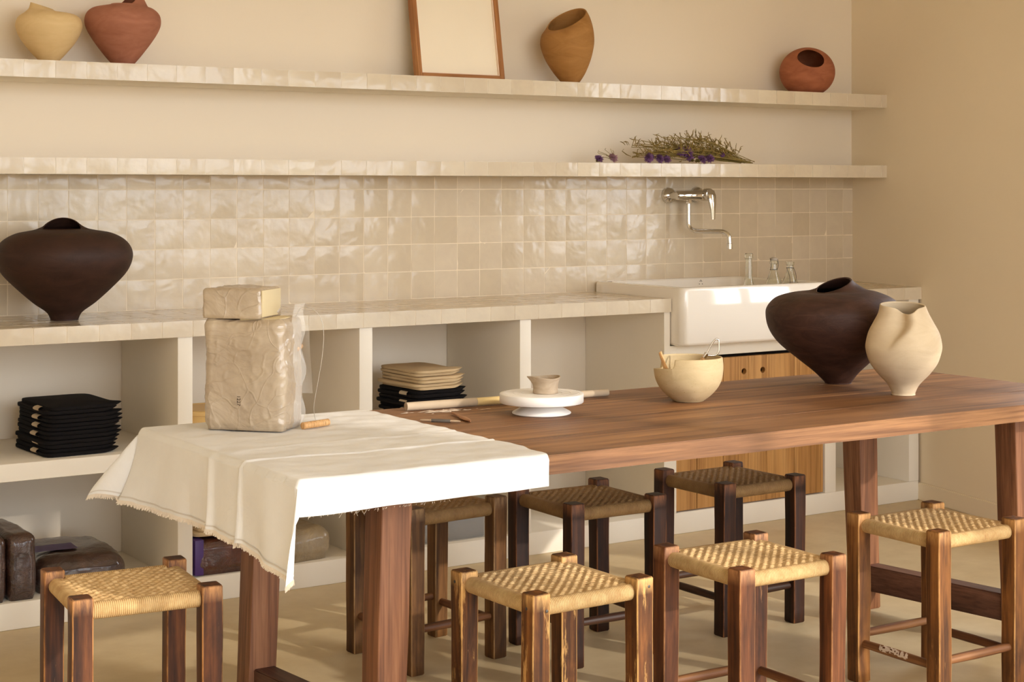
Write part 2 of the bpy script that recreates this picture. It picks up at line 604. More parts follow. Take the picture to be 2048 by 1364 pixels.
def moved(me, loc=(0, 0, 0), rot=(0, 0, 0)):
    me.transform(Matrix.Translation(loc) @ Euler(rot).to_matrix().to_4x4())
    return me


def sst(a, b, x):
    t_ = min(1, max(0, (x - a) / (b - a)))
    return t_ * t_ * (3 - 2 * t_)


def nz(x, y, z, s):
    return noise.noise(Vector((x * s, y * s, z * s)))


# ------------------------------------------------------------------ setting
ZC = 0.888          # worktop height
WX = 0.2            # the right wall leans away: x = WX * y
CEIL = 3.35
FRONT = -7.6
LEFT = -6.1


def quadmesh(name, pts):
    return pyd(name, pts, [tuple(range(len(pts)))], False, fix=False)


fl = link('floor', boxes('floor', [(LEFT - 0.2, 0.6, FRONT - 0.2, 0.25, -0.1, 0.0)]), M['floor'])
tag(fl, kind='structure')
cl = link('ceiling', boxes('ceiling', [(LEFT - 0.2, 0.3, FRONT - 0.2, 0.25, CEIL, CEIL + 0.15)]), M['ceiling'])
tag(cl, kind='structure')
wb = link('wall_back', boxes('wall_back', [(LEFT - 0.2, 0.12, 0.006, 0.2, 0, CEIL)]), M['wall'])
tag(wb, kind='structure')


def wall_along(name, p0, p1, thick, openings, mat):
    """vertical wall from p0 to p1 (xy); openings = (s0,s1,z0,z1); thickness to the right of the direction"""
    p0 = Vector((p0[0], p0[1], 0))
    p1 = Vector((p1[0], p1[1], 0))
    L = (p1 - p0).length
    d = (p1 - p0) / L
    nrm = Vector((d.y, -d.x, 0)) * thick
    cuts = sorted(openings)
    lst = []
    s = 0
    for s0, s1, z0, z1 in cuts:
        lst.append((s, s0, 0, CEIL))
        if z0 > 0.01:
            lst.append((s0, s1, 0, z0))
        if z1 < CEIL - 0.01:
            lst.append((s0, s1, z1, CEIL))
        s = s1
    lst.append((s, L, 0, CEIL))
    vs, fs = [], []
    for a, b, z0, z1 in lst:
        if b - a < 1e-4:
            continue
        k = len(vs)
        for q in (p0 + d * a, p0 + d * b, p0 + d * b + nrm, p0 + d * a + nrm):
            vs.append((q.x, q.y, z0))
            vs.append((q.x, q.y, z1))
        fs += [(k, k + 2, k + 3, k + 1), (k + 2, k + 4, k + 5, k + 3), (k + 4, k + 6, k + 7, k + 5), (k + 6, k, k + 1, k + 7),
               (k, k + 6, k + 4, k + 2), (k + 1, k + 3, k + 5, k + 7)]
    return link(name, pyd(name, vs, fs, False, fix=False), mat)


def window_frame(name, p0, p1, s0, s1, z0, z1, npanes, w=0.05):
    p0 = Vector((p0[0], p0[1], 0))
    p1 = Vector((p1[0], p1[1], 0))
    d = (p1 - p0).normalized()
    nrm = Vector((d.y, -d.x, 0))
    a = atan2(d.y, d.x)
    lst = [(s0, s1, 0.05, 0.11, z0, z0 + w), (s0, s1, 0.05, 0.11, z1 - w, z1)]
    for k in range(npanes + 1):
        c_ = s0 + (s1 - s0) * k / npanes
        c_ = min(max(c_, s0 + w / 2), s1 - w / 2)
        lst.append((c_ - w / 2, c_ + w / 2, 0.05, 0.11, z0, z1))
    lst = [(x0, x1, -y1, -y0, z0_, z1_) for x0, x1, y0, y1, z0_, z1_ in lst]
    o = link(name, boxes(name, lst), M['frame_paint'], None, p0, (0, 0, a))
    tag(o, kind='structure')
    # portal that guides the skylight through this opening
    ld = bpy.data.lights.new('sky_portal', 'AREA')
    ld.shape = 'RECTANGLE'
    ld.size = s1 - s0
    ld.size_y = z1 - z0
    ld.cycles.is_portal = True
    lo = bpy.data.objects.new('sky_portal', ld)
    COL.objects.link(lo)
    lo.location = p0 + d * ((s0 + s1) / 2) + nrm * 0.13 + Vector((0, 0, (z0 + z1) / 2))
    lo.rotation_euler = nrm.to_track_quat('Z', 'Y').to_euler()
    return o


# right wall: runs from the back corner towards the camera side
RW0 = (0.0, 0.006)
RW1 = (WX * FRONT, FRONT)
RL = sqrt((RW1[0] - RW0[0]) ** 2 + (RW1[1] - RW0[1]) ** 2)
ropen = [(1.22, 2.12, 0.75, 2.1), (3.45, 4.9, 0.02, 1.90), (5.15, 7.3, 0.02, 3.1)]
wr_ = wall_along('wall_right', RW1, RW0, 0.22, [(RL - b, RL - a, z0, z1) for a, b, z0, z1 in ropen], M['wall_side'])
tag(wr_, kind='structure')
for i_, (a, b, z0, z1) in enumerate(ropen):
    window_frame('window_%d' % (i_ + 1), RW1, RW0, RL - b, RL - a, z0, z1, 2)
wl = wall_along('wall_left', (LEFT, 0.0), (LEFT, FRONT), 0.22, [], M['ceiling'])
tag(wl, kind='structure')
FW0 = (LEFT, FRONT)
FW1 = (RW1[0] + 0.2, FRONT)
FL_ = FW1[0] - FW0[0]
fopen = [(0.3, 2.3, 0.02, 3.1), (2.55, FL_ - 0.3, 0.02, 3.1)]
wf = wall_along('wall_front', FW0, FW1, 0.22, fopen, M['wall'])
tag(wf, kind='structure')
for i_, (a, b, z0, z1) in enumerate(fopen):
    window_frame('window_%d' % (i_ + 4), FW0, FW1, a, b, z0, z1, 3)
tag(link('ground', boxes('ground', [(-30, 30, -40, 20, -0.25, -0.12)]), M['terrace']), kind='structure')
fin = link('sun_blocker', boxes('sun_blocker', [(0.55, 1.50, -5.25, -5.05, -0.12, 3.7)]), M['wall'])  # unseen slab added outside to keep direct sun out of the nearest right window
tag(fin, kind='structure')
# skirting on the right wall
d_ = Vector((WX, 1, 0)).normalized()
n_ = Vector((-d_.y, d_.x, 0))
pa = Vector((WX * -0.5, -0.5, 0))
pb = Vector((WX * -3.4, -3.4, 0))
q = [pa, pb, pb + n_ * 0.014, pa + n_ * 0.014]
bb = link('baseboard_right', prism('baseboard_right', [(p.x, p.y) for p in q], 0, 0.072, 0.003), M['wall_side'])
tag(bb, kind='structure')

# ---- tiles
def tile_mesh(name, w, h, th, seed):
    """tile in the xz plane, face to -y, back at y=0; slightly cushioned and uneven"""
    rnd = random.Random(seed)
    n = 5
    vs, fs = [], []
    ex = lambda: rnd.uniform(-0.0006, 0.0006)
    for i in range(n):
        for j in range(n):
            u = -w / 2 + w * i / (n - 1)
            z = -h / 2 + h * j / (n - 1)
            e = min(i, n - 1 - i, j, n - 1 - j)
            y = -th + (0.0009 if e == 0 else 0) + rnd.uniform(-0.0004, 0.0004)
            if i in (0, n - 1):
                u += ex()
            if j in (0, n - 1):
                z += ex()
            vs.append((u, y, z))
    for i in range(n - 1):
        for j in range(n - 1):
            fs.append((i * n + j, (i + 1) * n + j, (i + 1) * n + j + 1, i * n + j + 1))
    ring = [i * n for i in range(n)] + [(n - 1) * n + j for j in range(1, n)] + [i * n + n - 1 for i in range(n - 2, -1, -1)] + [j for j in range(n - 2, 0, -1)]
    k = len(vs)
    for r in ring:
        vs.append((vs[r][0], 0.0, vs[r][2]))
    m_ = len(ring)
    for a in range(m_):
        b = (a + 1) % m_
        fs.append((ring[a], k + a, k + b, ring[b]))
    return pyd(name, vs, fs, True, 60)


def put_tile(me, parent, mat, loc, rot=(0, 0, 0), tilt=0.007):
    r = (rot[0] + random.uniform(-tilt, tilt), rot[1] + random.uniform(-0.004, 0.004), rot[2] + random.uniform(-tilt, tilt))
    return link('tile', me, mat, parent, loc, r)


PX, PZ, GAP = 0.1001, 0.102, 0.0028
TV = [tile_mesh('tile', PX - GAP, PZ - GAP, 0.009, s) for s in range(6)]
TVs = [tile_mesh('tile_half', PX - GAP, 0.047, 0.009, s + 20) for s in range(3)]
TVe = tile_mesh('tile_cut', 0.0575, PZ - GAP, 0.009, 40)
TVes = tile_mesh('tile_cut_half', 0.0575, 0.047, 0.009, 41)
for r in range(5):
    z1 = 1.2965 - PZ * r
    zc = z1 - PZ / 2 if r < 4 else 1.2965 + 0.0245 + GAP / 2
    for i in range(-11, 38):
        xl = PX * (i - 37) - 0.0596
        if i < 37:
            me = random.choice(TV) if r < 4 else random.choice(TVs)
            xc = xl + PX / 2
        else:
            me = TVe if r < 4 else TVes
            xc = -0.0302
        put_tile(me, wb, M['tile'], (xc, 0.006, zc))
# bed of grout behind the tiled band
gb = link('grout_bed', boxes('grout_bed', [(-4.92, -0.001, -0.0014, 0.006, ZC - 0.04, 1.346)]), M['grout'], wb)

# ---- tiled shelves
def wall_shelf(label, z0, z1, depth):
    t_ = thing('wall_shelf', label, 'shelf', (0, 0, z0))
    h = z1 - z0
    poly = [(-4.92, 0.004), (-0.002, 0.004), (WX * -depth + 0.002, -depth + 0.0018), (-4.92, -depth + 0.0018)]
    link('slab', prism('shelf_slab', poly, 0, h - 0.0), M['masonry'], t_)
    tv = [tile_mesh('shelf_tile', PX - 0.002, h - 0.001, 0.008, s + 60) for s in range(4)]
    xr = WX * -depth - 0.002
    first = 0.031
    e = tile_mesh('shelf_tile_cut', first - 0.002, h - 0.001, 0.008, 71)
    put_tile(e, t_, M['tile_edge'], (xr - first / 2, -depth + 0.008, h / 2), tilt=0.004)
    x = xr - first
    while x > -4.9:
        put_tile(random.choice(tv), t_, M['tile_edge'], (x - PX / 2, -depth + 0.008, h / 2), tilt=0.006)
        x -= PX
    return t_


wall_shelf('long white tiled shelf high on the wall, carrying the pots and picture frame', 1.6475, 1.7025, 0.262)
wall_shelf('long white tiled shelf under the pots, holding the dried flowers', 1.3465, 1.3985, 0.262)

# ---- masonry base under the worktop
DIV = [-4.70, -4.07, -3.38, -2.743, -2.105, -1.46, -0.643, -0.169]
DW = [0.05, 0.05, 0.05, 0.05, 0.048, 0.058, 0.060, 0.058]
YF = -0.50
mb = thing('masonry_base', 'white plastered masonry base with open bays under the tiled worktop', 'shelving', (0, 0, 0))
link('plinth', boxes('plinth', [(-4.92, -0.112, YF, 0.004, 0, 0.08)], 0.003), M['masonry'], mb)
for x, w_ in zip(DIV, DW):
    lst = [(x, x + w_, YF, 0.004, 0.0795, ZC - 0.05)]
    if x == -1.46:
        lst = [(x, x + w_, YF, 0.004, 0.0795, 0.709), (x, -1.4325, YF, 0.004, 0.709, ZC - 0.05)]
    link('divider', boxes('divider', lst, 0.003 if len(lst) == 1 else 0.0), M['masonry'], mb)
for i_ in range(5):
    if i_ == 5:
        continue
    x0, x1 = DIV[i_] + DW[i_], DIV[i_ + 1]
    link('bay_shelf', boxes('bay_shelf', [(x0 - 0.001, x1 + 0.001, YF + 0.001, 0.004, 0.437, 0.49)], 0.002), M['masonry'], mb)
# apron under the sink and the frame round the door
link('apron', boxes('apron', [(-1.404, -0.642, YF, YF + 0.05, 0.664, 0.715)], 0.002), M['masonry'], mb)
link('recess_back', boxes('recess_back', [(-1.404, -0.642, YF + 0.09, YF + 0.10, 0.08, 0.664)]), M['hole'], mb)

# ---- worktop, left and right of the sink
def worktop(label, xa, xb, angled):
    t_ = thing('tiled_worktop', label, 'worktop', (0, 0, ZC - 0.05))
    D = 0.502
    zt = 0.05 - 0.006
    zg = zt + 0.0048
    if angled:
        poly = [(xa, 0.0), (-0.003, 0.0), (WX * -D - 0.003, -D - 0.006), (xa, -D - 0.006)]
    else:
        poly = [(xa, 0.0), (xb, 0.0), (xb, -D - 0.006), (xa, -D - 0.006)]
    link('slab', prism('worktop_slab', poly, 0, zg), M['grout'], t_)
    tv = [tile_mesh('worktop_tile', PX - GAP, 0.1 - GAP, 0.007, s + 80) for s in range(4)]
    fv = [tile_mesh('worktop_edge_tile', PX - 0.002, 0.0495, 0.008, s + 90) for s in range(4)]
    cut = {}
    for r in range(5):
        yc = -0.05 - 0.1 * r
        x = xb
        k = 0
        if angled:
            x = WX * (yc - 0.05) - 0.003
        while x > xa + 0.01:
            w_ = min(PX, x - xa)
            if w_ > PX - 1e-6:
                me = random.choice(tv)
            else:
                key = round(w_, 4)
                if key not in cut:
                    cut[key] = tile_mesh('worktop_tile_cut', w_ - GAP, 0.1 - GAP, 0.007, 99)
                me = cut[key]
            put_tile(me, t_, M['tile'], (x - w_ / 2, yc, zt), (-pi / 2, 0, 0), 0.004)
            x -= PX
    x = xb if not angled else WX * -D - 0.004
    while x > xa + 0.01:
        w_ = min(PX, x - xa)
        me = random.choice(fv) if w_ > PX - 1e-6 else tile_mesh('worktop_edge_tile_cut', w_ - 0.002, 0.0495, 0.008, 98)
        put_tile(me, t_, M['tile_edge'], (x - w_ / 2, -D, 0.025), tilt=0.004)
        x -= PX
    return t_


worktop('long zellige tiled worktop left of the white sink', -4.92, -1.432, False)
worktop('short piece of tiled worktop between the sink and the right wall', -0.664, 0.0, True)

# ---- sink
def sink():
    x0, x1, y0, y1, z0, z1 = -1.428, -0.668, -0.572, -0.002, 0.711, 0.930
    t_ = thing('butler_sink', 'white porcelain trough sink with a rounded front, set in the tiled worktop', 'sink', ((x0 + x1) / 2, -0.287, z0))
    hx, hy, h = (x1 - x0) / 2, 0.285, z1 - z0

    def rr(ax, ay, r, z, n=6):
        pts = []
        for cx, cy, a0 in ((ax - r, ay - r, 0), (-ax + r, ay - r, pi / 2), (-ax + r, -ay + r, pi), (ax - r, -ay + r, 1.5 * pi)):
            for k in range(n + 1):
                a = a0 + pi / 2 * k / n
                pts.append((cx + r * cos(a), cy + r * sin(a), z))
        return pts
    loops = []
    for dz, ins in ((0, 0.014), (0.004, 0.006), (0.014, 0.0)):
        loops.append(rr(hx - ins, hy - ins, 0.03, dz))
    loops.append(rr(hx, hy, 0.03, h - 0.012))
    loops.append(rr(hx - 0.002, hy - 0.002, 0.03, h - 0.005))
    loops.append(rr(hx - 0.007, hy - 0.007, 0.028, h - 0.001))
    loops.append(rr(hx - 0.013, hy - 0.013, 0.026, h))
    loops.append(rr(hx - 0.034, hy - 0.034, 0.03, h))
    loops.append(rr(hx - 0.041, hy - 0.041, 0.03, h - 0.003))
    loops.append(rr(hx - 0.045, hy - 0.045, 0.035, h - 0.010))
    loops.append(rr(hx - 0.055, hy - 0.055, 0.045, 0.05))
    loops.append(rr(hx - 0.075, hy - 0.075, 0.045, 0.035))
    n = len(loops[0])
    vs = [p for l in loops for p in l]
    fs = [tuple(range(n))]
    for i in range(len(loops) - 1):
        for j in range(n):
            k = (j + 1) % n
            fs.append((i * n + j, i * n + k, (i + 1) * n + k, (i + 1) * n + j))
    fs.append(tuple(range((len(loops) - 1) * n, len(loops) * n)))
    link('basin', pyd('basin', vs, fs, True, 50), M['porcelain'], t_)
    link('drain', moved(lathe('drain', [(0.032, 0), (0.032, 0.003), (0.02, 0.003), (0.018, 0.001)], 24), (0.0, 0, 0.0353)), M['chrome'], t_)
    # small illegible maker's script on the left rim
    vsq, fsq = [], []
    pts = [(-0.012 + 0.0024 * k, 0.0022 * sin(k * 1.9) + 0.001 * sin(k * 3.1)) for k in range(11)]
    sm = tube('rim_mark', [Vector((a, b, 0)) for a, b in pts], 0.0011, 5, 3)
    link('rim_mark', moved(sm, (-hx + 0.024, 0.205, h + 0.0002), (0, 0, 0.1)), M['ink_grey'], t_)
    return t_


sink()

# ---- sink cabinet door
dr = thing('cabinet_door', 'pine plank cupboard door with two finger holes below the sink', 'door', (-1.404, YF, 0.085))
dw, dh = 0.755, 0.566
pxs = [0.0, 0.105, 0.235, 0.36, 0.455, 0.60, 0.755]
for i_ in range(6):
    a, b = pxs[i_] + 0.0008, pxs[i_ + 1] - 0.0008
    holes = [h_ for h_ in (0.339, 0.435) if a < h_ < b]
    if not holes:
        me = boxes('plank', [(a, b, 0.004, 0.024, 0, dh)], 0.0012, 1)
    else:
        hx = holes[0]
        hz, R, n = 0.508, 0.012, 24
        q_ = min(hx - a, b - hx, dh - hz) - 0.004
        ms_ = [boxes('p', [(a, b, 0.004, 0.024, 0, hz - q_), (a, b, 0.004, 0.024, hz + q_, dh), (a, hx - q_, 0.004, 0.024, hz - q_, hz + q_), (hx + q_, b, 0.004, 0.024, hz - q_, hz + q_)])]
        vs, fs = [], []
        for y in (0.004, 0.024):
            for k in range(n):
                an = 2 * pi * k / n
                m_ = max(abs(cos(an)), abs(sin(an)))
                vs.append((hx + q_ * cos(an) / m_, y, hz + q_ * sin(an) / m_))
            for k in range(n):
                an = 2 * pi * k / n
                vs.append((hx + R * cos(an), y, hz + R * sin(an)))
        for k in range(n):
            e = (k + 1) % n
            fs += [(k, e, n + e, n + k), (2 * n + k, 3 * n + k, 3 * n + e, 2 * n + e), (n + k, n + e, 3 * n + e, 3 * n + k)]
        ms_.append(pyd('p', vs, fs, False))
        me = join('plank', ms_, sm=False)
    link('plank', me, M['pine'], dr)

# ---- tap
def tap():
    t_ = thing('wall_tap', 'chrome wall mixer tap with a swan spout above the sink', 'tap', (-1.02, 0.0, 1.271))
    C = M['chrome']
    ros = [(0.0, 0.0), (0.033, 0.0), (0.034, 0.004), (0.031, 0.016), (0.022, 0.024), (0.0145, 0.028), (0.0125, 0.05), (0.0125, 0.075)]
    for dx, dz in ((-0.028, 0.0), (0.122, 0.003)):
        me = lathe('rosette', ros, 28, 1, 40, False)
        moved(me, (dx, -0.001, dz), (pi / 2, 0, 0))
        link('rosette', me, C, t_)
    body = lathe('body', [(0.013, -0.05), (0.0185, -0.045), (0.0195, -0.02), (0.0195, 0.06), (0.0225, 0.066), (0.0235, 0.075), (0.0235, 0.115), (0.0215, 0.122), (0.017, 0.125)], 28, 1, 40)
    moved(body, (0.004, -0.078, 0.0), (0, pi / 2, 0))
    link('body', body, C, t_)
    cart = lathe('cartridge', [(0.0215, 0.0), (0.0235, 0.004), (0.0235, 0.03), (0.021, 0.036), (0.012, 0.039)], 28, 1, 40)
    moved(cart, (0.101, -0.083, 0.006), (pi / 2, 0, 0))
    link('cartridge', cart, C, t_)
    # lever: tapered blade hanging down, bent forward
    pts = [(0.101, -0.118, 0.020), (0.101, -0.126, 0.0), (0.102, -0.130, -0.03), (0.104, -0.132, -0.064), (0.105, -0.132, -0.098)]
    vs, fs = [], []
    ws = [0.019, 0.0205, 0.017, 0.011, 0.0085]
    ts = [0.010, 0.012, 0.010, 0.007, 0.0055]
    for (x, y, z), w_, th in zip(pts, ws, ts):
        for k in range(12):
            a = 2 * pi * k / 12
            vs.append((x + w_ * cos(a) * (1 - 0.12 * cos(4 * a)), y + th * sin(a), z))
    for i in range(4):
        for k in range(12):
            q_ = (k + 1) % 12
            fs.append((i * 12 + k, i * 12 + q_, (i + 1) * 12 + q_, (i + 1) * 12 + k))
    fs += [tuple(range(12)), tuple(range(48, 60))]
    link('lever', pyd('lever', vs, fs, True, 40), C, t_)
    x = 0.019
    pts = [(x, -0.078, -0.014), (x, -0.078, -0.05), (x, -0.078, -0.10), (x, -0.080, -0.122), (x + 0.004, -0.089, -0.137), (x + 0.012, -0.108, -0.1445),
           (x + 0.032, -0.15, -0.1455), (x + 0.055, -0.205, -0.1455), (x + 0.066, -0.228, -0.149), (x + 0.073, -0.243, -0.162), (x + 0.075, -0.247, -0.185), (x + 0.075, -0.247, -0.20)]
    link('spout', tube('spout', [Vector(p) for p in pts], 0.0092, 14, 4), C, t_)
    link('aerator', moved(lathe('aerator', [(0.0085, -0.022), (0.0115, -0.022), (0.0115, 0.0), (0.009, 0.002)], 20), (x + 0.075, -0.247, -0.193)), C, t_)
    link('spout_nut', moved(lathe('spout_nut', [(0.010, -0.012), (0.0125, -0.010), (0.0125, 0.006), (0.011, 0.01)], 6, 1, 20), (x, -0.078, -0.022)), C, t_)
    return t_


tap()

# ---- bottles in the sink
def bottle(label, x, y, ztop, shape):
    zb = 0.748
    h = ztop - zb
    t_ = thing('glass_bottle', label, 'bottle', (x, y, zb), 0, 'glass bottles standing in the sink')
    if shape == 'tall':
        out = [(0.030, 0), (0.034, 0.004), (0.034, h * 0.42), (0.031, h * 0.50), (0.019, h * 0.60), (0.0135, h * 0.70), (0.0125, h - 0.022), (0.0165, h - 0.02), (0.0165, h - 0.004), (0.0145, h)]
    else:
        out = [(0.040, 0), (0.045, 0.004), (0.045, h * 0.40), (0.042, h * 0.5), (0.031, h * 0.68), (0.018, h * 0.80), (0.0135, h * 0.87), (0.0135, h - 0.014), (0.0165, h - 0.012), (0.0165, h)]
    inn = [(max(r - 0.0025, 0.004), max(z, 0.006)) for r, z in out[1:]]
    inn[-1] = (out[-1][0] - 0.004, h)
    prof = out + inn[::-1]
    link('glass_body', lathe('glass_body', prof, 28, 1, 50), M['glass'], t_)
    return t_, h


bottle('tall clear bottle with a threaded neck, leftmost in the sink', -0.983, -0.43, 1.0455, 'tall')
b_, h = bottle('clear swing-top bottle with its stopper closed, in the sink', -0.853, -0.43, 1.014, 'swing')
link('stopper', moved(lathe('stopper', [(0.009, 0), (0.015, 0.001), (0.0155, 0.008), (0.008, 0.012)], 20), (0, 0, h + 0.0005)), M['rubber'], b_)
for sx in (-1, 1):
    link('wire_clip', tube('wire_clip', [Vector(p) for p in ((sx * 0.010, 0, h + 0.009), (sx * 0.018, -0.003, h + 0.004), (sx * 0.019, -0.006, h - 0.02), (sx * 0.0175, 0, h - 0.036))], 0.0011, 6, 4), M['iron'], b_)
link('wire_collar', moved(lathe('wire_collar', [(0.0140, -0.001), (0.0160, -0.001), (0.0160, 0.001), (0.0140, 0.001)], 20), (0, 0, h - 0.036)), M['iron'], b_)
b_, h = bottle('clear swing-top bottle with its stopper hanging open, rightmost in the sink', -0.757, -0.42, 1.0065, 'swing')
for sx in (-1, 1):
    link('wire_clip', tube('wire_clip', [Vector(p) for p in ((sx * 0.0165, 0, h - 0.026), (sx * 0.0185, -0.006, h - 0.034), (sx * 0.017 - 0.006, -0.024, h - 0.062), (sx * 0.010 - 0.018, -0.031, h - 0.088))], 0.0011, 6, 4), M['iron'], b_)
link('stopper', moved(lathe('stopper', [(0.009, 0), (0.014, 0.001), (0.0145, 0.012), (0.008, 0.016)], 20), (-0.026, -0.034, h - 0.094), (0.3, 1.2, 0)), M['rubber'], b_)
link('wire_collar', moved(lathe('wire_collar', [(0.0140, -0.001), (0.0160, -0.001), (0.0160, 0.001), (0.0140, 0.001)], 20), (0, 0, h - 0.024)), M['iron'], b_)
# plug chain hooked over the basin
pc = thing('plug_chain', 'little beaded plug chain looping up inside the sink', 'chain', (-1.14, -0.33, 0.7475))
for k in range(17):
    a = pi * k / 16
    bd = bmesh.new()
    bmesh.ops.create_icosphere(bd, subdivisions=1, radius=0.0021)
    me = bpy.data.meshes.new('bead')
    bd.to_mesh(me)
    bd.free()
    link('bead', me, M['iron'], pc, (-0.02 * cos(a), 0.004 * sin(a), 0.002 + 0.19 * sin(a)))

# ------------------------------------------------------------------ the big table
TZ = 0.717
TX0, TX1, TY0, TY1 = -3.885, -1.325, -2.405, -1.535
tb = thing('work_table', 'long brown wooden work table half covered by the white cloth', 'table', ((TX0 + TX1) / 2, (TY0 + TY1) / 2, 0))
tcx, tcy = tb.location.x, tb.location.y
edges = [TY0, TY0 + 0.215, TY0 + 0.43, TY0 + 0.65, TY1]


def plank(name, x0, x1, y0, y1, z0, z1, rs):
    nx, ny = 90, 8
    bm = bmesh.new()
    g = {}
    for s in (0, 1):
        for i in range(nx + 1):
            for j in range(ny + 1):
                x = x0 + (x1 - x0) * i / nx
                y = y0 + (y1 - y0) * j / ny
                z = (z1 + 0.0008 * nz(x * 3, y * 9, rs, 1.0)) if s else z0
                if s == 0 and j in (0,):
                    z += 0.0015 * nz(x, 3, rs, 4)
                if j == 0 and y0 == edges[0] - tcy:
                    y += 0.0012 * nz(x, s, rs, 5)
                g[s, i, j] = bm.verts.new((x, y, z))
    for i in range(nx):
        for j in range(ny):
            bm.faces.new((g[1, i, j], g[1, i + 1, j], g[1, i + 1, j + 1], g[1, i, j + 1]))
            bm.faces.new((g[0, i, j], g[0, i, j + 1], g[0, i + 1, j + 1], g[0, i + 1, j]))
        bm.faces.new((g[0, i, 0], g[0, i + 1, 0], g[1, i + 1, 0], g[1, i, 0]))
        bm.faces.new((g[0, i, ny], g[1, i, ny], g[1, i + 1, ny], g[0, i + 1, ny]))
    for j in range(ny):
        bm.faces.new((g[0, 0, j], g[1, 0, j], g[1, 0, j + 1], g[0, 0, j + 1]))
        bm.faces.new((g[0, nx, j], g[0, nx, j + 1], g[1, nx, j + 1], g[1, nx, j]))
    bmesh.ops.recalc_face_normals(bm, faces=bm.faces)
    sh = [e for e in bm.edges if len(e.link_faces) == 2 and e.calc_face_angle() > 1.0]
    bmesh.ops.bevel(bm, geom=sh, offset=0.0022 if y0 == edges[0] - tcy else 0.0010, segments=2, affect='EDGES')
    me = bpy.data.meshes.new(name)
    bm.to_mesh(me)
    bm.free()
    smooth(me, 40)
    return me


for k in range(4):
    a, b = edges[k] - tcy, edges[k + 1] - tcy
    link('plank', plank('plank', TX0 - tcx, TX1 - tcx, a + (0.0002 if k else 0), b - (0.0002 if k < 3 else 0), TZ - 0.044, TZ, k * 3.3), M['table'], tb)


def leg_mesh(name, x0, y0, x1, y1, z0, z1, w0, w1, bev, seed):
    """square leg from (x0,y0,z0) to (x1,y1,z1), slightly wavy"""
    vs, fs = [], []
    n = 14
    tts = [0.0, 0.0035 / (z1 - z0)] + [k / 12 for k in range(1, 12)] + [1 - 0.0035 / (z1 - z0), 1.0]
    pts = []
    for cx, cy in ((1, 1), (-1, 1), (-1, -1), (1, -1)):
        for k in range(4):
            a = atan2(cy, cx) - pi / 4 + pi / 2 * (0, 0.32, 0.68, 1)[k]
            pts.append((cx, cy, a))
    m_ = len(pts)
    for i in range(n + 1):
        t_ = tts[i]
        w_ = (w0 + (w1 - w0) * t_) / 2
        cx0 = x0 + (x1 - x0) * t_ + 0.0015 * nz(t_ * 2, seed, 0, 1)
        cy0 = y0 + (y1 - y0) * t_ + 0.0015 * nz(t_ * 2, seed, 5, 1)
        w_ += 0.0012 * nz(t_ * 3, seed, 9, 1.0)
        b = bev
        ww = w_ - (0 if 0 < i < n else bev * 0.6)
        for cx, cy, a in pts:
            vs.append((cx0 + cx * (ww - b) + b * cos(a), cy0 + cy * (ww - b) + b * sin(a), z0 + (z1 - z0) * t_ + (0 if i not in (0, n) else 0)))
    for i in range(n):
        for k in range(m_):
            q_ = (k + 1) % m_
            fs.append((i * m_ + k, i * m_ + q_, (i + 1) * m_ + q_, (i + 1) * m_ + k))
    fs += [tuple(range(m_)), tuple(range(n * m_, n * m_ + m_))]
    me = pyd(name, vs, fs, True, 50, fix=False)
    at = me.attributes.new('arris', 'FLOAT', 'POINT')
    for i in range(n + 1):
        for k in range(m_):
            at.data[i * m_ + k].value = 1.0 if k % 4 in (1, 2) or i == n - 1 else 0.0
    return me


W = 0.077
legs = [(-3.635 + W / 2, -2.253 + 0.035, -3.613 + W / 2), (-3.688 + W / 2, -1.707 + 0.037, -3.660 + W / 2), (-1.563 + W / 2, -2.253 + 0.035, -1.590 + W / 2), (-1.630 + W / 2, -1.707 + 0.037, -1.656 + W / 2)]
for k, (xb_, yy, xt_) in enumerate(legs):
    link('leg', leg_mesh('table_leg', xb_ - tcx, yy - tcy, xt_ - tcx, yy - tcy, 0, TZ - 0.0445, 0.071, 0.078, 0.004, k * 7.1), M['table_leg'], tb)
for xa in ((-3.6395, -3.594), (-1.595, -1.529)):
    xf, xn = xa
    poly = [(xf - 0.028 - tcx, -1.70 - tcy), (xf + 0.028 - tcx, -1.70 - tcy), (xn + 0.028 - tcx, -2.19 - tcy), (xn - 0.028 - tcx, -2.19 - tcy)]
    link('stretcher', prism('stretcher', poly, 0.062, 0.14, 0.003), M['table_beam'], tb)

